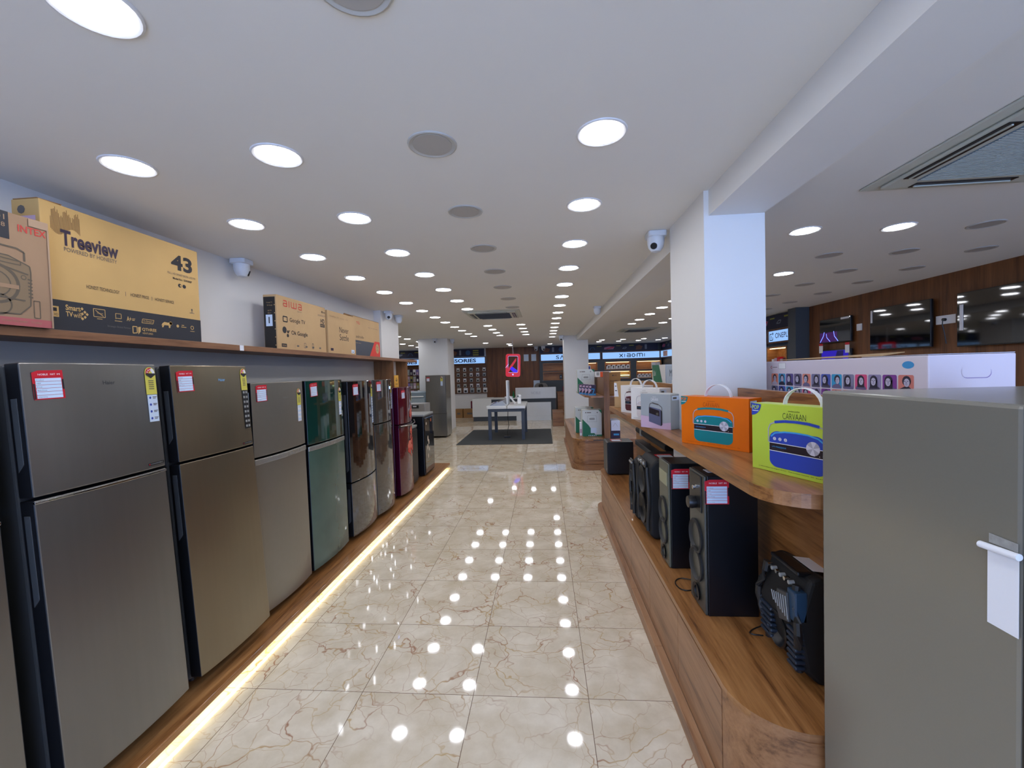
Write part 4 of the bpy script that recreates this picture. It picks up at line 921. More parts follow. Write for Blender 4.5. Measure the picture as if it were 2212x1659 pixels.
# ---- near refrigerator at the right
nt_, nu, nl = fridge('large grey refrigerator seen from the side in the right foreground', (1.15, .745, 0), -math.pi/2, .60, .612, 1.613, .84, STEEL, PAINTG, PAINTG, .012, 0, handles=False)
B(-.0659, -.0601, -.297, .297, .05, 1.60).build('door_gasket', BLACK, nt_)
t = thing('peeling_tape', 'white tape strip with curled top on the side of the near refrigerator', 'tape', (.8485, .842, 1.2))
g = G(); g.prism([(-.028, -.018), (.026, -.018), (.026, .128), (-.028, .128)], 0, .0006, frame=lambda a, b, c: (-c, a, b)); g.build('strip', PAPER, t)
G().cyl((-.0065, -.034, .135), (-.0065, .034, .132), .0065, m=None, seg=14).build('curl', PAPER, t, smooth=True)
G().prism([(-.026, .14), (.024, .14), (.024, .158), (-.026, .156)], 0, .0002, frame=lambda a, b, c: (-c, a, b)).build('adhesive_mark', mat('adhesive_residue', (150, 150, 146), .6, noise=.4, nscale=80), t)

# ============================================================ SECOND ISLAND (middle distance)
i2 = thing('far_island', 'second walnut display island with rounded corners, beyond the near one', 'cabinet', (0, 0, 0))
def rx(x0, x1, y0, y1, r): return rrect(x0, x1, y0, y1, r, 8)
G().prism(rx(.46, 1.75, 7.10, 10.3, .26), .495, .52).build('top', WD_Y, i2); G().prism(rx(.475, 1.735, 7.115, 10.28, .25), .09, .4945).build('carcass', WD_X, i2, smooth=True)
G().prism(rx(.44, 1.765, 7.06, 10.32, .27), 0, .0895).build('skirting', WD_X, i2, smooth=True)
B(.80, 1.24, 7.092, 7.099, .497, .512).build('edge_strip', GREYP, i2)
B(1.0, 1.095, 7.14, 7.22, .5205, 1.65).build('post', WD_Z, i2, bevel=.002); B(1.03, 1.06, 7.221, 9.9, .5205, 1.545).build('back_panel', WD_Z, i2)
G().prism([(.70, 7.35), (.78, 7.16), (.999, 7.16), (.999, 9.0), (.68, 9.0)], 1.215, 1.24).build('shelf_board', WD_Y, i2); B(1.096, 1.45, 7.18, 9.0, 1.215, 1.24).build('shelf_board', WD_Y, i2)
def cooker(label, x, y, z, w, D, h, rz=0):
    t = thing('appliance_carton', label, 'carton', (x, y, z), rz=rz, group='green and white appliance cartons on the far island'); B(0, w, 0, D, 0, h).build('carton_shell', mat('pale_green_white_carton', (206, 212, 210), .5), t, bevel=.003)
    p = Print((0, 0, 0), (1, 0, 0), (0, 0, 1), base=.001, step=.0008); p.poly([(0, 0), (w*.72, 0), (w*.40, h*.33), (w*.32, h*.42), (0, h*.66)], GREEN); p.poly([(w*.84, h), (w, h), (w, h*.86)], GREEN)
    p.rect(0, 0, w, h*.06, GREEN, 1); p.rect(w*.42, h*.12, w*.72, h*.32, PAPERB, 2); p.circ(w*.18, h*.9, w*.03, INKG, 1, 10); p.rect(w*.24, h*.885, w*.46, h*.915, INKG, 1); p.circ(w*.78, h*.9, w*.03, INKG, 1, 10)
    p.rr(w*.36, h*.62, w*.64, h*.70, h*.03, GREYL, 1); p.line([(w*.25, h*.55), (w*.75, h*.55), (w*.72, h*.78), (w*.28, h*.78), (w*.25, h*.55)], .004, GREYL, 1)
    for i in range(5): p.rect(w*(.3+.09*i), h*.015, w*(.35+.09*i), h*.045, PAPERB, 2)
    p.build('print', t)
cooker('green and white carton on the upper shelf of the far island', .66, 8.35, 1.2405, .33, .3, .46)
cooker('green and white carton in front on the base of the far island', .655, 7.42, .5205, .335, .28, .465)
cooker('green and white carton half hidden behind the front one on the far island', .57, 7.86, .5205, .33, .28, .47)
for i in range(4):
    t = thing('small_product_box', 'small pink and navy box, %s of four on the upper far shelf' % ('front', 'second', 'third', 'rearmost')[i], 'box', (.775-.042*i, 7.42+.16*i, 1.2405), group='small pink and navy boxes')
    B(0, .125, 0, .05, 0, .185).build('carton_shell', mat('pink_carton', (196, 160, 190), .5), t); p = Print((0, 0, 0), (1, 0, 0), (0, 0, 1), base=.001, step=.0008)
    p.rect(0, 0, .125, .185, mat('navy_print', (44, 24, 60), .5)); p.poly([(0, .03), (.05, .09), (.02, .12), (0, .12)], PINKC, 1); p.line([(.045, .11), (.10, .11), (.07, .02)], .018, LBLUE, 1); p.rect(0, 0, .125, .03, LBLUE, 1); p.circ(.03, .15, .02, PINKC, 1, 10); p.build('print', t)
t = thing('white_flask_box', 'slim white box tucked beside the hidden green carton on the far island base', 'box', (.615, 7.50, .5205)); B(0, .035, 0, .09, 0, .24).build('carton_shell', PAPER, t, bevel=.003); B(.0, .035, -.003, -.0005, .05, .12).build('label', PINKC, t)
t = thing('product_box', 'small white and navy box right of the wooden post on the far island', 'box', (1.11, 7.16, .5205)); B(0, .15, 0, .34, 0, .30).build('carton_shell', mat('lilac_white_carton', (206, 212, 235), .5), t, bevel=.003)
p = Print((0, 0, 0), (1, 0, 0), (0, 0, 1), base=.001, step=.0008); p.rect(0, 0, .15, .13, mat('navy_print', (44, 24, 60), .5)); p.rect(.04, .05, .13, .08, LBLUE, 1); p.rect(.02, .1, .1, .12, mat('plum_ink', (44, 26, 50), .6), 1); p.line([(.03, .2), (.07, .26), (.11, .2)], .004, GREYL, 1); p.build('print', t)
t = thing('soundbar_carton', 'tall brown soundbar carton standing right of the post on the far island shelf', 'carton', (1.115, 7.42, 1.2405)); B(0, .215, 0, .14, 0, .395).build('carton_shell', KRAFTD, t, bevel=.003)
p = Print((0, 0, 0), (1, 0, 0), (0, 0, 1), base=.001, step=.0008); p.circ(.085, .34, .012, INK, 0, 12); p.text('LG', .105, .328, .045, .025, INK); p.text('SoundBar', .04, .235, .14, .022, INK); p.build('print', t)
t = thing('orange_white_box', 'flat orange and white box on top of the far island back panel', 'box', (.995, 8.2, 1.5455)); B(0, .30, 0, .3, 0, .105).build('carton_shell', WHITEC, t, bevel=.002)
p = Print((0, 0, 0), (1, 0, 0), (0, 0, 1), base=.001, step=.0008); p.rect(.09, .0, .25, .10, mat('bright_orange_print', (232, 90, 40), .5)); p.rect(.02, .03, .07, .09, GREYL); p.build('print', t)

# ============================================================ RIGHT WALL: TELEVISIONS
TVB = mat('television_glass', (8, 9, 11), .04, spec=.8, coat=1)
def tv(label, y0, y1, z0, z1, x=4.60, tilt=.0, screen=None):
    t = thing('wall_television', label, 'television', (x, (y0+y1)/2, z0), group='televisions on the right wall'); w = (y1-y0)/2; h = z1-z0
    B(-.012, .02, -w, w, 0, h).build('housing', BLACK, t, bevel=.004); s = B(-.0145, -.0125, -w+.008, w-.008, .014, h-.008).build('screen', TVB, t)
    B(.0205, .049, -.15, .15, h*.3, h*.7).build('wall_bracket', GREYP, t)
    return t, w, h
t, w_, h_ = tv('television with purple light trails on screen, leftmost and smallest on the wood wall', 6.645, 7.35, 2.012, 2.395)
p = Print((-.0145, w_, 0), (0, -1, 0), (0, 0, 1), base=.0008, step=.0005); pv = mat('screen_violet', (90, 110, 230), .3, emit=(90, 110, 230), es=1.2); pd = mat('screen_dim_violet', (40, 10, 60), .3, emit=(40, 10, 60), es=.6)
p.rect(.012, .016, .42, .17, pd); p.line([(.02, .02), (.10, .12), (.12, .18)], .012, pv, 1); p.line([(.26, .02), (.18, .09), (.17, .15)], .010, pv, 1); p.line([(.44, .02), (.36, .10), (.34, .18)], .012, pv, 1); p.rect(.50, .345, .68, .375, PAPER, 1); p.build('screen_picture', t)
t, w_, h_ = tv('large dark television mirroring the shop, middle of the wood wall', 5.345, 6.275, 1.85, 2.42); B(-.018, -.0155, w_-.05, w_-.02, .38, .55).build('sticker', PAPER, t)
t, w_, h_ = tv('large dark television at the right edge of the picture', 3.95, 5.03, 1.83, 2.42, 4.60); B(-.018, -.0155, w_-.075, w_-.035, .18, .46).build('sticker', PAPER, t)
t, w_, h_ = tv('television with dark blue picture below the leftmost one', 6.645, 7.35, 1.50, 1.905)
p = Print((-.0145, w_, 0), (0, -1, 0), (0, 0, 1), base=.0008, step=.0005); p.rect(.05, .1, .66, .385, mat('screen_blue', (20, 14, 110), .3, emit=(30, 16, 140), es=.5)); p.poly([(.3, .1), (.52, .1), (.56, .38), (.42, .38)], mat('screen_dark_blue', (16, 10, 60), .3, emit=(16, 10, 60), es=.4), 1); p.build('screen_picture', t)
def tagcard(y, z, lab, x=4.575):
    t = thing('price_tag', lab, 'price tag', (x, y, z), group='red and white price tags on the televisions'); G().prism([(-.045, 0), (.045, 0), (.045, .12), (-.045, .12)], 0, .002, frame=lambda a, b, c: (c, -a, b)).build('card', PAPER, t); G().prism([(-.045, .121), (.045, .121), (.045, .155), (-.045, .155)], 0, .002, frame=lambda a, b, c: (c, -a, b)).build('card_head', RED, t)
tagcard(7.30, 1.855, 'red and white price tag at the lower left of the purple television'); tagcard(6.70, 1.84, 'red and white price tag above the dark blue television')
def outlet(y, z, w, lab, cord=False):
    t = thing('wall_socket', lab, 'socket', (XR, y, z), group='white wall sockets'); B(-.012, -.0005, -w/2, w/2, -.05, .05).build('plate', PAPER, t, bevel=.003)
    if cord:
        G().cyl((-.013, 0, .0), (-.04, 0, 0), .018, m=BLACK, seg=12).build('plug', BLACK, t); G().tube([(-.04, 0, 0), (-.045, -.0, -.06), (-.03, -.01, -.16), (-.02, -.02, -.28)], .005, seg=6).build('cord', BLACK, t)
outlet(6.55, 2.205, .10, 'white wall socket right of the leftmost television'); outlet(5.22, 2.155, .24, 'wide white wall socket with black plug between the two large televisions', True)

# ============================================================ BRAND WALLS
NAVYB = mat('navy_banner', (24, 26, 58), .5, noise=.3, nscale=2); OLIVE = mat('olive_yellow_print', (150, 150, 60), .5); WDD = wood('dark_walnut_frame', (70, 44, 30), (100, 64, 42), (120, 80, 54), 'x', .45)
def banner(label, O, U, L, z0, z1, seed, end=None):
    O = Vector(O); U = Vector(U); N_ = U.cross(Vector((0, 0, 1))); t = thing('banner', label, 'banner', (O.x, O.y, z0)); h = z1-z0
    fr = lambda a, b, c: tuple(U*a+Vector((0, 0, b))+N_*c); G().prism([(0, 0), (L, 0), (L, h), (0, h)], -.03, 0, frame=fr).build('board', NAVYB, t)
    p = Print((0, 0, 0), U, (0, 0, 1), base=.003, step=.002); rn = random.Random(seed); u = .12; k = seed
    pink = mat('banner_pink', (170, 110, 150), .5); gr = mat('banner_grey', (120, 130, 150), .5); br = mat('banner_brown', (110, 66, 46), .5); bl = mat('banner_blue', (50, 90, 140), .5)
    while u < L-.3:
        k += 1
        if k % 6 == 0: p.circ(u+.12, h*.5, .10, bl); [p.rect(u+.32, h*(.12+i*.28), u+.55, h*(.28+i*.28), OLIVE) for i in range(3)]; u += .75
        elif k % 6 == 1: p.rect(u, h*.42, u+.28, h*.55, gr); p.poly([(u+.02, h*.42), (u+.26, h*.42), (u+.2, h*.28), (u+.06, h*.28)], gr); p.rect(u+.2, h*.68, u+.38, h*.78, OLIVE); u += .5
        elif k % 6 == 2: p.line([(u, h*.3), (u+.05, h*.6), (u+.15, h*.65), (u+.2, h*.3)], .02, bl); p.rect(u+.28, h*.7, u+.46, h*.8, OLIVE); u += .55
        elif k % 6 == 3: p.poly([(u, h*.3), (u+.36, h*.3), (u+.42, h*.65), (u+.2, h*.72), (u+.02, h*.6)], pink); p.line([(u+.1, h*.35), (u+.38, h*.6)], .03, RED, 1); p.rect(u+.48, h*.72, u+.65, h*.82, OLIVE); u += .72
        elif k % 6 == 4: p.line([(u, h*.35), (u+.07, h*.55), (u+.16, h*.55), (u+.12, h*.35), (u, h*.35)], .02, gr); p.rect(u+.26, h*.72, u+.44, h*.84, OLIVE); u += .5
        else: p.poly([(u, h*.15), (u+.04, h*.5), (u-.0, h*.62), (u+.14, h*.8), (u+.28, h*.6), (u+.22, h*.15)], br); p.rect(u+.36, h*.2, u+.44, h*.85, gr); u += .6
    p.build('banner_print', t)
def lightbox(label, O, U, L, z0, z1, word, wu, ww, wz, wh, ink=INK, bold=.01, extra=None):
    O = Vector(O); U = Vector(U); N_ = U.cross(Vector((0, 0, 1))); t = thing('lit_sign', label, 'sign', (O.x, O.y, z0), group='lit brand signs'); h = z1-z0; fr = lambda a, b, c: tuple(U*a+Vector((0, 0, b))+N_*c)
    g = G(); a = .035
    for q in (((-a, -a), (L+a, -a), (L+a, 0), (-a, 0)), ((-a, h), (L+a, h), (L+a, h+a), (-a, h+a)), ((-a, 0), (0, 0), (0, h), (-a, h)), ((L, 0), (L+a, 0), (L+a, h), (L, h))): g.prism(list(q), -.05, .02, frame=fr)
    g.build('frame', WDD, t); G().prism([(.002, .002), (L-.002, .002), (L-.002, h-.002), (.002, h-.002)], -.05, .0, frame=fr).build('face', SIGNB, t)
    if word or extra:
        p = Print((0, 0, 0), U, (0, 0, 1), base=.006, step=.003)
        if word: p.text(word, wu, wz, ww, wh, ink, 1, bold)
        if extra: extra(p, h)
        p.build('lettering', t)
    return t
YF = 16.80; UX = (1, 0, 0); UR = (0, -1, 0)
NI = mat('navy_sign_ink', (24, 40, 100), .5)
banner('navy picture banner over the left accessories signs', (-8.0, YF, 0), UX, 5.62, 2.36, 2.665, 3)
banner('navy picture banner over the lit signs right of the wood panelling', (-.13, YF, 0), UX, 4.6, 2.385, 2.665, 4)
banner('navy picture banner along the right wall beside the televisions', (4.58, 16.7, 0), UR, 8.75, 2.40, 2.665, 8)
lightbox('lit ACCESSORIES sign left of the far left column', (-7.22, YF, 0), UX, 2.38, 2.075, 2.30, 'ACCESSORIES', .30, 1.76, .04, .15, NI, .03)
lightbox('lit ACCESSORIES sign right of the far left column', (-4.76, YF, 0), UX, 2.40, 2.075, 2.315, 'ACCESSORIES', .28, 1.76, .045, .15, NI, .03)
def sam(p, h):
    # letters with crossbar-less A
    u = .60; k = .125; g_ = .175; z = .05; H_ = .14
    for i, ch in enumerate('SAMSUNG'):
        a = u+i*g_
        if ch == 'A': p.line([(a, z), (a+k*.5, z+H_), (a+k, z)], .026, NI, 1)
        else: p.text(ch, a, z, k, H_, NI, 1, .012)
lightbox('lit blue-white sign partly hidden by the far right column', (-.10, YF, 0), UX, 2.33, 2.10, 2.345, None, 0, 0, 0, 0, extra=sam)
def mi(p, h):
    c = mat('slate_sign_ink', (40, 44, 66), .5); u = .66; z = .055; H_ = .125; W_ = .028
    p.line([(u, z+H_), (u+.13, z)], W_, c, 1); p.line([(u+.13, z+H_), (u, z)], W_, c, 1); p.rect(u+.19, z, u+.213, z+H_, BLUE, 1)
    a = u+.29; p.line([(a, z+H_), (a+.11, z+H_), (a+.13, z+H_*.8), (a+.13, z)], W_, c, 1); p.line([(a+.13, z+.01), (a+.02, z+.01), (a, z+.03), (a, z+H_*.42), (a+.02, z+H_*.52), (a+.13, z+H_*.52)], W_, c, 1)
    p.ring(u+.54, z+H_/2, H_*.56, W_, c, 1, 24)
    a = u+.68; p.line([(a, z), (a, z+H_), (a+.09, z+H_), (a+.1, z+H_*.9), (a+.1, z)], W_, c, 1); p.line([(a+.09, z+H_), (a+.19, z+H_), (a+.205, z+H_*.85), (a+.205, z)], W_, c, 1); p.rect(a+.27, z, a+.293, z+H_, c, 1)
lightbox('lit blue-white sign with thin lower-case letters on the far wall', (2.33, YF, 0), UX, 2.20, 2.095, 2.345, None, 0, 0, 0, 0, extra=mi)
def orange_patch(p, h): p.rect(.35, .02, .9, h-.02, mat('peach_sign_patch', (240, 170, 130), .5), 1)
lightbox('lit sign with a peach block where the far and right walls meet', (4.56, 16.72, 0), UR, 2.2, 2.10, 2.34, None, 0, 0, 0, 0, extra=orange_patch)
for i, (a, b) in enumerate(((14.42, 12.1), (12.0, 9.02))):
    lightbox('plain lit sign on the right wall, %s' % ('the one deeper in the shop' if i == 0 else 'ending just left of the sign with the icon'), (4.56, a, 0), UR, a-b, 2.12, 2.345, None, 0, 0, 0, 0)
def op(p, h):
    p.line([(.12, .155), (.055, .155), (.055, .035), (.16, .035), (.16, .09)], .016, INK, 1); p.line([(.16, .13), (.16, .19)], .014, INK, 1); p.line([(.13, .16), (.19, .16)], .014, INK, 1); p.rect(.1, .06, .115, .125, INK, 1)
lightbox('lit sign with a square icon at the end of the right wall signs', (4.56, 8.87, 0), UR, .90, 2.14, 2.355, 'ONEPLUS', .25, .58, .065, .10, mat('plum_sign_ink', (80, 30, 70), .5), .005, extra=op)
struct(B(4.42, 4.649, 7.72, 7.95, 0, CEIL-.001).build('trim_6', CHARC))

# lit niches in charcoal joinery
def niche_wall(name, label, O, U, L, cells, depth=.12, z1=2.05, zb=0.):
    """charcoal front with real openings; cells (u0,u1,v0,v1,lit)"""
    O = Vector(O); U = Vector(U); N_ = U.cross(Vector((0, 0, 1))); t = thing(name, label, 'wall unit', (O.x, O.y, 0)); fr = lambda a, b, c: tuple(U*a+Vector((0, 0, b))+N_*c)
    us = sorted(set([0, L]+[c[0] for c in cells]+[c[1] for c in cells])); vs_ = sorted(set([zb, z1]+[c[2] for c in cells]+[c[3] for c in cells])); g = G()
    for a, b in zip(us, us[1:]):
        for c, d in zip(vs_, vs_[1:]):
            if any(q[0] <= a+1e-6 and b <= q[1]+1e-6 and q[2] <= c+1e-6 and d <= q[3]+1e-6 for q in cells): continue
            g.prism([(a, c), (b, c), (b, d), (a, d)], -depth, 0, frame=fr)
    g.build('front_panel', CHARC, t)
    for (a, b, c, d, lit) in cells:
        g = G(); q = .025
        for pp in (((a, c), (b, c), (b, c+q), (a, c+q)), ((a, d-q), (b, d-q), (b, d), (a, d)), ((a, c+q), (a+q, c+q), (a+q, d-q), (a, d-q)), ((b-q, c+q), (b, c+q), (b, d-q), (b-q, d-q))): g.prism(list(pp), -depth+.012, .012, frame=fr)
        n_ = g.build('niche_frame', wood('niche_walnut', (130, 84, 46), (166, 112, 62), (186, 134, 80), 'x', .4), t)
        G().prism([(a, c), (b, c), (b, d), (a, d)], -depth-.01, -depth+.0115, frame=fr).build('niche_back', wood('niche_walnut', (130, 84, 46), (166, 112, 62), (186, 134, 80), 'x', .4), n_)
        if lit: G().prism([(a+q+.03, d-q-.014), (b-q-.03, d-q-.014), (b-q-.03, d-q-.001), (a+q+.03, d-q-.001)], -.05, -.02, frame=fr).build('niche_light', LEDW, n_)
    return t
cells = [(1.40, 2.28, 1.655, 1.975, 1), (2.56, 3.56, 1.665, 1.985, 1), (3.78, 4.74, 1.64, 1.99, 1), (1.40, 2.28, 1.31, 1.62, 1), (2.56, 3.56, 1.30, 1.62, 1), (3.78, 4.74, 1.30, 1.60, 1),
         (.13, 1.12, 1.68, 1.985, 0), (.13, 1.12, 1.31, 1.645, 0)]
niche_wall('brand_wall_unit', 'charcoal wall unit with lit wooden niches under the far brand signs', (-.16, 16.75, 0), UX, 4.74, cells, .19)
niche_wall('brand_side_unit', 'charcoal wall unit with one lit niche beside the television wall', (4.46, 8.9, 0), UR, .93, [(.16, .84, 1.62, 2.03, 1)], .18)
def stock(label, x, y, z, w, h, D, m, deco=None, grp=None, cat='box', rz=0):
    t = thing('product_box', label, cat, (x, y, z), rz=rz, group=grp); B(0, w, 0, D, 0, h).build('carton_shell', m, t, bevel=.002)
    if deco:
        p = Print((0, 0, 0), (1, 0, 0), (0, 0, 1), base=.002, step=.002); deco(p, w, h); p.build('print', t)
    return t
hp = lambda p, w, h: (p.circ(w*.62, h*.55, w*.16, INK, 0, 10), p.rect(w*.52, h*.15, w*.68, h*.5, INKG, 0), p.poly([(0, h), (w*.45, h), (0, h*.55)], mat('maroon_radio', (84, 36, 44), .5), 1))
for i in range(5): stock('white box with a round black picture, %s from the left in the upper lit niche' % ('first', 'second', 'third', 'fourth', 'fifth')[i], 2.455+i*.186, 16.765, 1.6905, .17, .165, .12, WHITEC, hp, 'white boxes in the upper lit niche')
for i in range(4): stock('white box with a dark picture, %s from the left in the lower right lit niche' % ('first', 'second', 'third', 'fourth')[i], 3.66+i*.135, 16.765, 1.3255, .125, .15, .12, WHITEC, hp, 'white boxes in the lower lit niche')
for i in range(2): stock('white carton, %s of two at the top right of the upper right niche' % ('left', 'right')[i], 4.22+i*.17, 16.765, 1.6655, .15, .25, .12, PAPER, lambda p, w, h: p.circ(w*.5, h*.2, w*.42, GREYP, 0, 14), 'pair of white cartons in the right niche')
stock('small phone box with blue print alone in the left lit niche', 1.76, 16.80, 1.6805, .09, .17, .03, PAPER, lambda p, w, h: p.rect(w*.2, h*.15, w*.8, h*.85, BLUE))
t = thing('glass_stand', 'low glass stand with pale items in the lower middle niche', 'stand', (2.9, 16.765, 1.3255)); B(0, .45, 0, .1, .10, .12).build('glass_shelf', mat('lit_glass_edge', (220, 255, 220), .2, emit=(210, 255, 200), es=1.2), t); B(.05, .40, .0, .09, 0, .05).build('items', GREYL, t); g = G(); g.box(.0, .01, 0, .1, 0, .10); g.box(.44, .45, 0, .1, 0, .10); g.build('leg_panel', GREYL, t)
stock('black boxed phone in the unlit niche left of the far right column', .62, 16.80, 1.3355, .11, .19, .04, BLACK, lambda p, w, h: p.circ(w*.5, h*.55, w*.15, PAPER, 0, 8))
for i, (c_, w__) in enumerate(((PAPER, .07), (PINKC, .08), (RED, .09), (PINKC, .08), (mat('wine_box', (110, 30, 50), .5), .10))):
    t = thing('gift_box', '%s box in the lit niche beside the television wall' % ('white', 'pale pink', 'red', 'lilac', 'wine red')[i], 'box', (4.475, 8.58-i*.10, 1.6455), group='boxes in the niche beside the television wall'); B(0, .08, -w__*.45, w__*.45, 0, .15+.02*(i % 3)).build('carton_shell', c_, t, bevel=.003)
# low counters under the brand walls
t = thing('brand_counter', 'low walnut counter under the far brand wall', 'counter', (0, 0, 0)); B(.50, 4.3, 15.9, 16.70, .0, .84).build('carcass', WD_X, t); B(.48, 4.32, 15.88, 16.70, .8405, .87).build('top', WD_X, t)
rn = random.Random(11)
for i in range(12):
    m_ = rn.choice((PAPER, BLUE, PINKC, mat('wine_box', (110, 30, 50), .5), GREYC, mat('navy_print', (44, 24, 60), .5)))
    stock('small coloured box, %s from the left along the far brand counter' % ('first', 'second', 'third', 'fourth', 'fifth', 'sixth', 'seventh', 'eighth', 'ninth', 'tenth', 'eleventh', 'twelfth')[i], .70+i*.27, 16.1+.1*(i % 2), .8705, .12+.04*(i % 3), .12+.1*rn.random(), .1, m_, None, 'small boxes on the far brand counter')

# accessories wall
t = thing('slat_wall', 'brown slatted accessories wall under the ACCESSORIES signs', 'slat wall', (0, 0, 0)); g = G()
z = .85
while z < 2.02: g.box(-8.0, -2.335, 16.90, 16.915, z, z+.095); z += .1
g.box(-8.0, -2.335, 16.9155, 16.949, .85, 2.05); g.build('boards', WDD, t); B(-8.0, -2.335, 16.72, 16.949, 2.0505, 2.07).build('cornice', WDD, t)
NUM = ('first', 'second', 'third', 'fourth', 'fifth', 'sixth', 'seventh', 'eighth', 'ninth', 'tenth')
packm = [WHITEC, PAPER, GREYC, mat('grey_white_pack', (190, 192, 184), .5)]
def hang(label, x, z, w, h, m, ink, grp, kind='accessory_pack'):
    t = thing(kind, label, 'accessory', (x, 16.87, z), group=grp); B(0, w, .0, .014, 0, h).build('card', m, t)
    G().tube([(w/2, .029, h-.012), (w/2, -.02, h-.012)], .003, seg=6).build('hook', CHROME, t)
    B(w*.2, w*.8, -.02, -.0005, h*.12, h*.55).build('blister', ink, t, bevel=.006)
for r_ in range(5):
    for c_ in range(5):
        x = -3.545+c_*.268; z = (1.76, 1.55, 1.33, 1.11, .89)[r_]; big = r_ == 4
        hang('white accessory pack, %s column %s row, on the slat wall right of the column' % (NUM[c_], NUM[r_]), x, z, .165 if big else .12, .19 if big else .14, packm[(r_*2+c_) % 4], BLACK if (r_+c_) % 3 else GREYP, 'packs on the slat wall right of the column')
cm = [GREYC, GREYL, mat('navy_print', (44, 24, 60), .5), PINKC, PAPER, mat('olive_case', (150, 140, 80), .5), mat('violet_case', (130, 120, 190), .5)]
for r_ in range(3):
    for c_ in range(8):
        x = -5.62+c_*.128-.14*0; z = (1.66, 1.38, 1.10)[r_]
        if c_ > 5: continue
        hang('phone case pack, %s column %s row, on the slat wall left of the column' % (NUM[c_], NUM[r_]), x, z, .112, .24, cm[(r_*3+c_*2) % 7], cm[(r_+c_) % 5], 'phone case packs on the slat wall left of the column', 'phone_case_pack')
for i in range(2): hang('white pack, %s of two next to the far left column' % ('upper', 'lower')[i], -4.70, 1.78-.22*i, .10, .16, PAPER, BLACK, 'two packs beside the column')
for i in range(6): hang('small black and white pack, %s from the left in the lowest left row' % NUM[i], -5.6+i*.135, .90, .12, .15, cm[(i*3) % 5], BLACK, 'lowest row of packs left of the column')
t = thing('low_display_block', 'low walnut display block between the reception desk and the far right column', 'display block', (.24, 12.75, 0)); B(0, .33, 0, .9, 0, .41).build('carcass', WD_X, t, bevel=.003); B(-.004, .334, -.004, .904, .4105, .43).build('top', WD_X, t)
# cartons on the floor by the reception
for lab, x, z, w, h, m in (('small printed carton on the floor against the white wall', -3.40, 0, .30, .33, KRAFTD), ('brown carton on the floor left of the reception', -3.07, 0, .48, .33, KRAFTD), ('dark red carton with a round picture stacked behind the brown carton', -2.84, .0, .30, .60, mat('wine_box', (110, 30, 50), .5))):
    stock(lab, x, 15.6+(.35 if h > .5 else 0), z, w, h, .3, m, (lambda p, w, h: p.circ(w*.5, h*.65, w*.25, PAPER, 0, 12)) if h > .5 else (lambda p, w, h: p.rect(w*.3, h*.4, w*.7, h*.6, INKG)))

# ============================================================ RECEPTION
RW = mat('white_stone_laminate', (226, 228, 222), .25, noise=.04, nscale=3)
t = thing('reception_desk', 'stepped white reception desk with charcoal recesses, far end of the aisle', 'desk', (0, 0, 0))
B(-2.51, -1.85, 14.4, 15.2, .156, .785).build('end_block', RW, t, bevel=.004)
B(-1.849, .22, 14.4, 14.55, .16, .62).build('front_panel', RW, t, bevel=.004); B(-.98, .22, 14.395, 14.5, .0, .1595).build('front_foot', RW, t)
B(-2.49, -.985, 14.45, 15.1, 0, .155).build('plinth', CHARC, t); B(-1.849, .39, 14.56, 15.15, .1, .745).build('body', CHARC, t); B(-1.849, -1.0, 14.5, 15.2, .7455, .775).build('desk_top', RW, t)
B(-1.0, .40, 14.5, 14.6, .7455, 1.13).build('upper_panel', RW, t, bevel=.004); B(.391, .40, 14.56, 15.15, .06, .745).build('side_edge', WD_Z, t)
p = Print((-1.0, 14.5, .7455), (1, 0, 0), (0, 0, 1), base=.003); p.text('NOBLE', .55, .15, .32, .09, mat('pale_grey_lettering', (188, 188, 186), .4)); p.build('lettering', t)
# wooden notices
for i in range(2):
    t = thing('framed_notice', '%s grey framed notice on the wood panelling' % ('left', 'right')[i], 'notice', (-.80+i*.305, 16.927, 2.10), group='framed notices'); B(0, .21, -.012, 0, 0, .285).build('frame', GREYL, t); B(.012, .198, -.014, -.0125, .012, .273).build('sheet', PAPERB, t)
t = thing('framed_notice', 'pale notice standing low behind the reception desk', 'notice', (-.42, 16.90, 1.03)); B(0, .25, -.012, 0, 0, .29).build('sheet', PAPERB, t)
# chair and person behind the desk
t = thing('office_chair', 'high-backed grey office chair behind the reception desk', 'chair', (-.12, 15.85, 0))
G().prism(rrect(-.26, .26, .50, 1.23, .16, 8), .25, .33, frame=lambda a, b, c: (a, c, b)).build('backrest', mat('grey_leather', (110, 104, 98), .4), t, bevel=.02)
G().prism(rrect(-.25, .25, -.25, .24, .08), .42, .50).build('seat', BLACK, t, bevel=.02); G().cyl((0, 0, .08), (0, 0, .42), .03).build('stem', CHROME, t)
g = G(); [g.tube([(0, 0, .09), (.28*math.cos(a), .28*math.sin(a), .05)], .018, seg=6) for a in [i*2*math.pi/5 for i in range(5)]]; g.build('base', BLACK, t)
g = G(); [g.cyl((.28*math.cos(a)-.012, .28*math.sin(a), .028), (.28*math.cos(a)+.012, .28*math.sin(a), .028), .028, seg=10) for a in [i*2*math.pi/5 for i in range(5)]]; g.build('castors', BLACK, t)
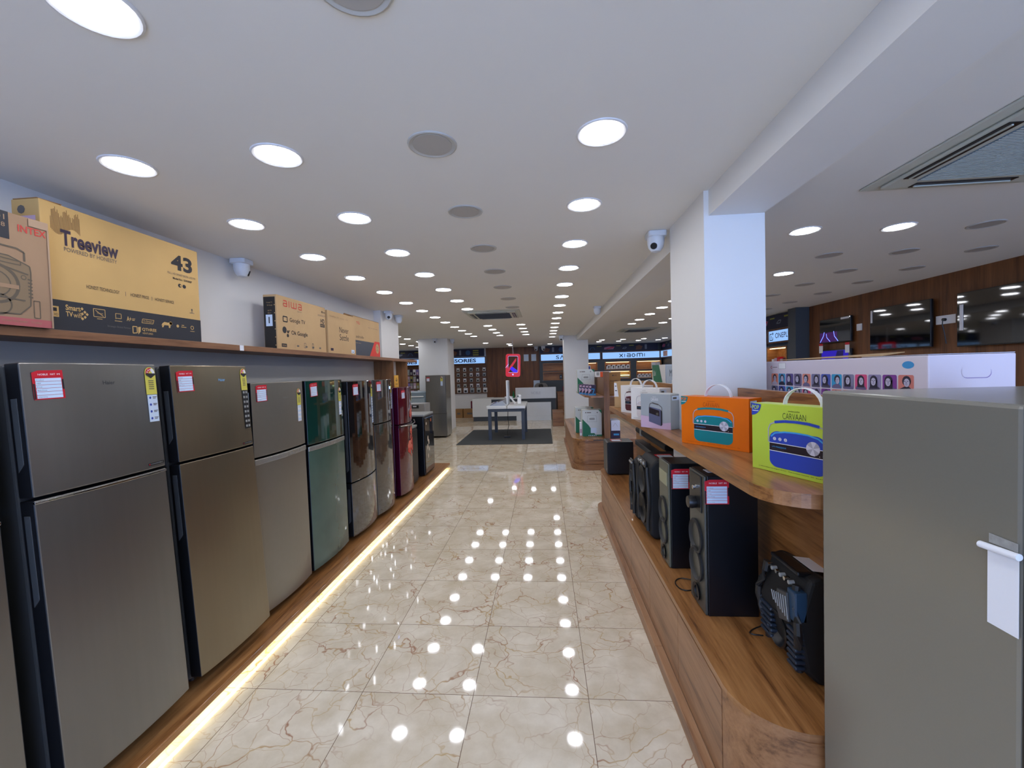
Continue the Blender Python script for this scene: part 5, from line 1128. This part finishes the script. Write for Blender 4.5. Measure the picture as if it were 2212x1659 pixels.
def person():
    me = bpy.data.meshes.new('person'); V = [(0, 0, .55), (0, 0, .72), (0, -.01, .92), (0, -.02, 1.0), (0, -.05, 1.08), (0, -.07, 1.16),
         (-.17, -.01, .93), (-.22, -.10, .70), (-.16, -.32, .66), (.17, -.01, .93), (.22, -.10, .70), (.16, -.32, .66), (-.10, -.02, .54), (-.12, -.42, .52), (-.12, -.42, .10), (.10, -.02, .54), (.12, -.42, .52), (.12, -.42, .10)]
    E_ = [(0, 1), (1, 2), (2, 3), (3, 4), (4, 5), (2, 6), (6, 7), (7, 8), (2, 9), (9, 10), (10, 11), (0, 12), (12, 13), (13, 14), (0, 15), (15, 16), (16, 17)]
    R_ = [.14, .15, .14, .055, .085, .075, .065, .045, .035, .065, .045, .035, .09, .065, .045, .09, .065, .045]
    me.from_pydata(V, E_, []); o = bpy.data.objects.new('person', me); C.objects.link(o); o.location = (-.12, 15.76, 0)
    s = o.modifiers.new('skin', 'SKIN'); s.use_smooth_shade = True
    for i, r in enumerate(R_): me.skin_vertices[0].data[i].radius = (r, r)
    me.skin_vertices[0].data[0].use_root = True
    o.modifiers.new('sub', 'SUBSURF').levels = 2; me.materials.append(SKIN)
    tag(o, 'person with short black hair sitting behind the reception desk, only head top showing', 'person')
    G().lathe([(.0, .085), (.05, .075), (.082, .035), (.088, -.01), (.08, -.05), (.07, -.05), (.075, -.005), (0, .06)], org=(0, -.055, 1.135), seg=20).build('hair', HAIR, o, smooth=True)
    g = G()
    for s_ in (-1, 1): g.lathe([(0, -.01), (.010, 0), (0, .01)], org=(s_*.028, -.145, 1.125), seg=8)
    g.build('eyes', INK, o); G().prism([(-.012, 0), (.012, 0), (0, .04)], -.022, 0, frame=lambda a, b, c: (a, c-.138, 1.085+b)).build('nose', SKIN, o, bevel=.004)
    G().prism(rrect(-.20, .20, .60, .97, .09, 5), -.16, .15, frame=lambda a, b, c: (a, c, b)).build('shirt', mat('dark_shirt', (50, 56, 70), .8), o, bevel=.05, bseg=4)
person()
# things on the desk
t = thing('green_bottle', 'green tapered bottle against the raised part of the reception desk', 'bottle', (-1.09, 14.75, .7755)); G().lathe([(0, 0), (.045, 0), (.045, .10), (.02, .20), (.016, .24), (0, .24)]).build('body', mat('green_glass', (20, 110, 60), .2), t, smooth=True)
for i in range(2): stock('small white box on the low desk top, %s one' % ('left', 'right')[i], -1.40+i*.19, 14.7, .7755, .10, .05, .08, PAPER, None, 'white boxes on the reception desk')

# hanging logo
t = thing('hanging_logo', 'red lit phone-shaped logo hanging on a white rod above the demo table', 'hanging sign', (-.975, 13.2, 1.535), rot=(0, math.radians(2), 0))
RL = mat('red_lit_acrylic', (150, 0, 20), .3, emit=(210, 0, 22), es=.24); BL_ = mat('blue_lit_acrylic', (40, 0, 255), .3, emit=(40, 0, 255), es=.5); WL = mat('violet_white_edge', (220, 200, 255), .3, emit=(220, 180, 255), es=.2)
fr = lambda a, b, c: (a, c, b)
def frame_band(outer, inner, z0, z1, m, name):
    g = G(); n = len(outer); k = g.mi(m)
    A_ = [g.bm.verts.new(fr(*q, z0)) for q in outer]; B_ = [g.bm.verts.new(fr(*q, z0)) for q in inner]; A2 = [g.bm.verts.new(fr(*q, z1)) for q in outer]; B2 = [g.bm.verts.new(fr(*q, z1)) for q in inner]
    for i in range(n):
        j = (i+1) % n
        for q in ((A_[i], A_[j], B_[j], B_[i]), (A2[i], B2[i], B2[j], A2[j]), (A_[i], A2[i], A2[j], A_[j]), (B_[i], B_[j], B2[j], B2[i])): g.bm.faces.new(q)
    return g.build(name, m, t)
frame_band(rrect(-.23, .23, 0, .72, .07, 5), rrect(-.158, .158, .13, .655, .035, 5), -.03, .03, RL, 'red_frame')
frame_band(rrect(-.160, .160, .128, .657, .04, 5), rrect(-.150, .150, .138, .647, .03, 5), -.035, -.0305, WL, 'edge_glow')
G().prism([(-.228, .27), (-.14, .27), (.10, .60), (.10, .50), (-.10, .20), (-.14, .14), (-.228, .14)], -.042, -.0315, frame=fr).build('red_slash', RL, t)
G().prism([(-.228, .30), (-.15, .40), (-.13, .40), (-.228, .275)], -.040, -.032, frame=fr).build('white_edge', WL, t)
G().prism([(-.095, .25), (-.03, .32), (.125, .21), (.138, .18), (.125, .148), (.03, .146), (-.01, .165)], -.0445, -.0425, frame=fr).build('blue_bar', BL_, t)
G().prism([(.028*math.cos(a)+.0, .07+.028*math.sin(a)) for a in [i*math.pi/8 for i in range(16)]], -.036, -.0305, frame=fr).build('round_button', WL, t)
G().cyl((0, 0, .7205), (-.035, 0, 1.143), .010, seg=10).build('rod', PAPER, t)

# demo table on carpet
tag(G().prism([(-2.11, 9.70), (.163, 9.70), (.163, 12.2), (-2.11, 12.2)], .0005, .008).build('carpet_mat', MATT), 'dark grey carpet mat under the demo table', 'mat')
t = thing('demo_table', 'white topped demo table on slate legs in the middle of the aisle end', 'table', (-.94, 11.0, .0085))
TX0, TX1, TY0, TY1 = -.50, .46, -.73, .73
B(TX0, -.005, TY0, TY1, .775, .845).build('tabletop', WHITEG, t, bevel=.006); B(.02, TX1, TY0, TY1, .775, .845).build('tabletop', WHITEG, t, bevel=.006)
g = G(); g.box(TX0+.03, TX1-.02, TY0+.03, TY0+.10, .70, .7745); g.box(TX0+.03, TX1-.02, TY1-.10, TY1-.03, .70, .7745); g.box(TX0+.03, TX0+.10, TY0+.10, TY1-.10, .70, .7745); g.box(TX1-.09, TX1-.02, TY0+.10, TY1-.10, .70, .7745); g.build('apron', SLATE, t)
for (x, y) in ((TX0+.03, TY0+.03), (TX1-.10, TY0+.03), (TX0+.03, TY1-.11), (TX1-.10, TY1-.11)): B(x, x+.08, y, y+.08, 0, .6995).build('leg', SLATE, t)
G().box(-.12, .04, -.32, -.22, 0, .03).build('floor_socket', BLACK, t); G().tube([(-.02, -.1, .70), (-.03, -.12, .5), (.0, -.2, .3), (-.04, -.24, .12), (-.03, -.27, .03)], .008, seg=6).build('cable', BLACK, t)
TT = .8540
t = thing('demo_display', 'tall slim white panel standing upright on the demo table, seen edge-on', 'display', (-.945, 10.72, TT)); B(-.035, .0, 0, .38, 0, .62).build('panel', WHITEG, t, bevel=.005); B(.0005, .025, .01, .37, .01, .61).build('side_panel', mat('white_panel_shaded_side', (176, 178, 184), .3), t, bevel=.004)  # right side coloured grey to stand in for shade on the white panel
g = G(); g.tube([(.04, .2, .20), (.20, .2, .01)], .012, seg=8); g.tube([(.04, .1, .20), (.18, .1, .01)], .012, seg=8); g.build('prop_arm', WHITEP, t)
t = thing('product_stand', 'small white camera-like product on a stand at the right of the demo table', 'stand', (-.66, 10.95, TT)); G().prism(rrect(-.05, .05, -.05, .05, .02), 0, .16).build('body', WHITEP, t, bevel=.01); G().lathe([(0, .16), (.05, .165), (.055, .20), (.035, .235), (0, .24)], seg=16).build('head', WHITEP, t, smooth=True); G().cyl((-.03, -.056, .20), (-.03, -.062, .20), .02, seg=12).build('lens', GREYP, t)
t = thing('wedge_stand', 'sloping clear stand holding a row of phones at the left of the demo table', 'stand', (-1.40, 10.35, TT)); G().prism([(0, 0), (.42, 0), (.36, .13)], 0, .95, frame=lambda a, b, c: (a, c, b)).build('wedge', mat('clear_acrylic_grey', (190, 196, 206), .1, trans=.3), t)
for i in range(4):
    t = thing('phone', 'phone leaning on the clear wedge, %s from the camera' % ORD[i], 'phone', (-1.385, 10.42+i*.21, TT+.008), rot=(0, math.radians(-19.8), 0), group='phones on the demo table'); B(.02, .17, 0, .075, .001, .009).build('body', (GREYL, BLUE, PAPER, GREYP)[i], t, bevel=.003); B(.025, .165, .004, .071, .0095, .0105).build('screen', TVB, t)
for i in range(2):
    t = thing('tablet', 'flat pale tablet lying at the %s of the demo table' % ('right front', 'right rear')[i], 'tablet', (-.78+.04*i, 10.42+i*.75, TT)); B(0, .24, 0, .17, 0, .008).build('body', GREYL, t, bevel=.003)
# far refrigerator by the left column
ff, fu, fl = fridge('dark grey refrigerator standing alone before the far left column', (-2.86, 10.86, 0), -math.pi/2, .53, .62, 1.66, .64, STEEL, GREYP, PAINTG, .01, 0, handles=False, card=(-.24, 1.50, 0), elabel=(.14, 1.38, .24, 0))
# appliances beyond the end of the platform
t = thing('front_washer', 'tall pale blue-grey washing machine left of the far refrigerator', 'washing machine', (-3.44, 10.92, 0)); B(-.30, .30, 0, .58, .02, 1.225).build('cabinet', mat('pale_blue_grey_metal', (140, 156, 166), .35, metal=.3), t, bevel=.015); B(-.27, .27, -.03, -.0005, .45, 1.06).build('lid', mat('pale_blue_grey_panel', (150, 164, 172), .3), t, bevel=.01); B(-.24, .24, -.04, -.0305, 1.09, 1.12).build('handle', WHITEP, t, bevel=.003); g = G(); [g.box(a, a+.05, .05, .55, 0, .0195) for a in (-.28, .23)]; g.build('feet', BLACK, t)
t = thing('dryer_base', 'dark low cabinet behind the end of the refrigerator platform', 'cabinet', (-2.82, 9.1, 0)); B(-.30, .20, 0, .55, .0, .80).build('carcass', CHARC, t, bevel=.006)
t = thing('microwave', 'silver countertop dishwasher with black display on the low dark cabinet', 'appliance', (-2.82, 9.1, .8005)); B(-.25, .17, 0, .42, .01, .24).build('cabinet', mat('silver_grey_metal', (160, 158, 156), .35, metal=.4), t, bevel=.01); B(-.20, .03, -.008, -.0005, .14, .21).build('display', BLACK, t); B(-.10, -.02, -.012, -.0085, .17, .195).build('led_digits', PAPER, t); g = G(); [g.box(a, a+.03, .05, .37, 0, .0095) for a in (-.22, .11)]; g.build('feet', BLACK, t)
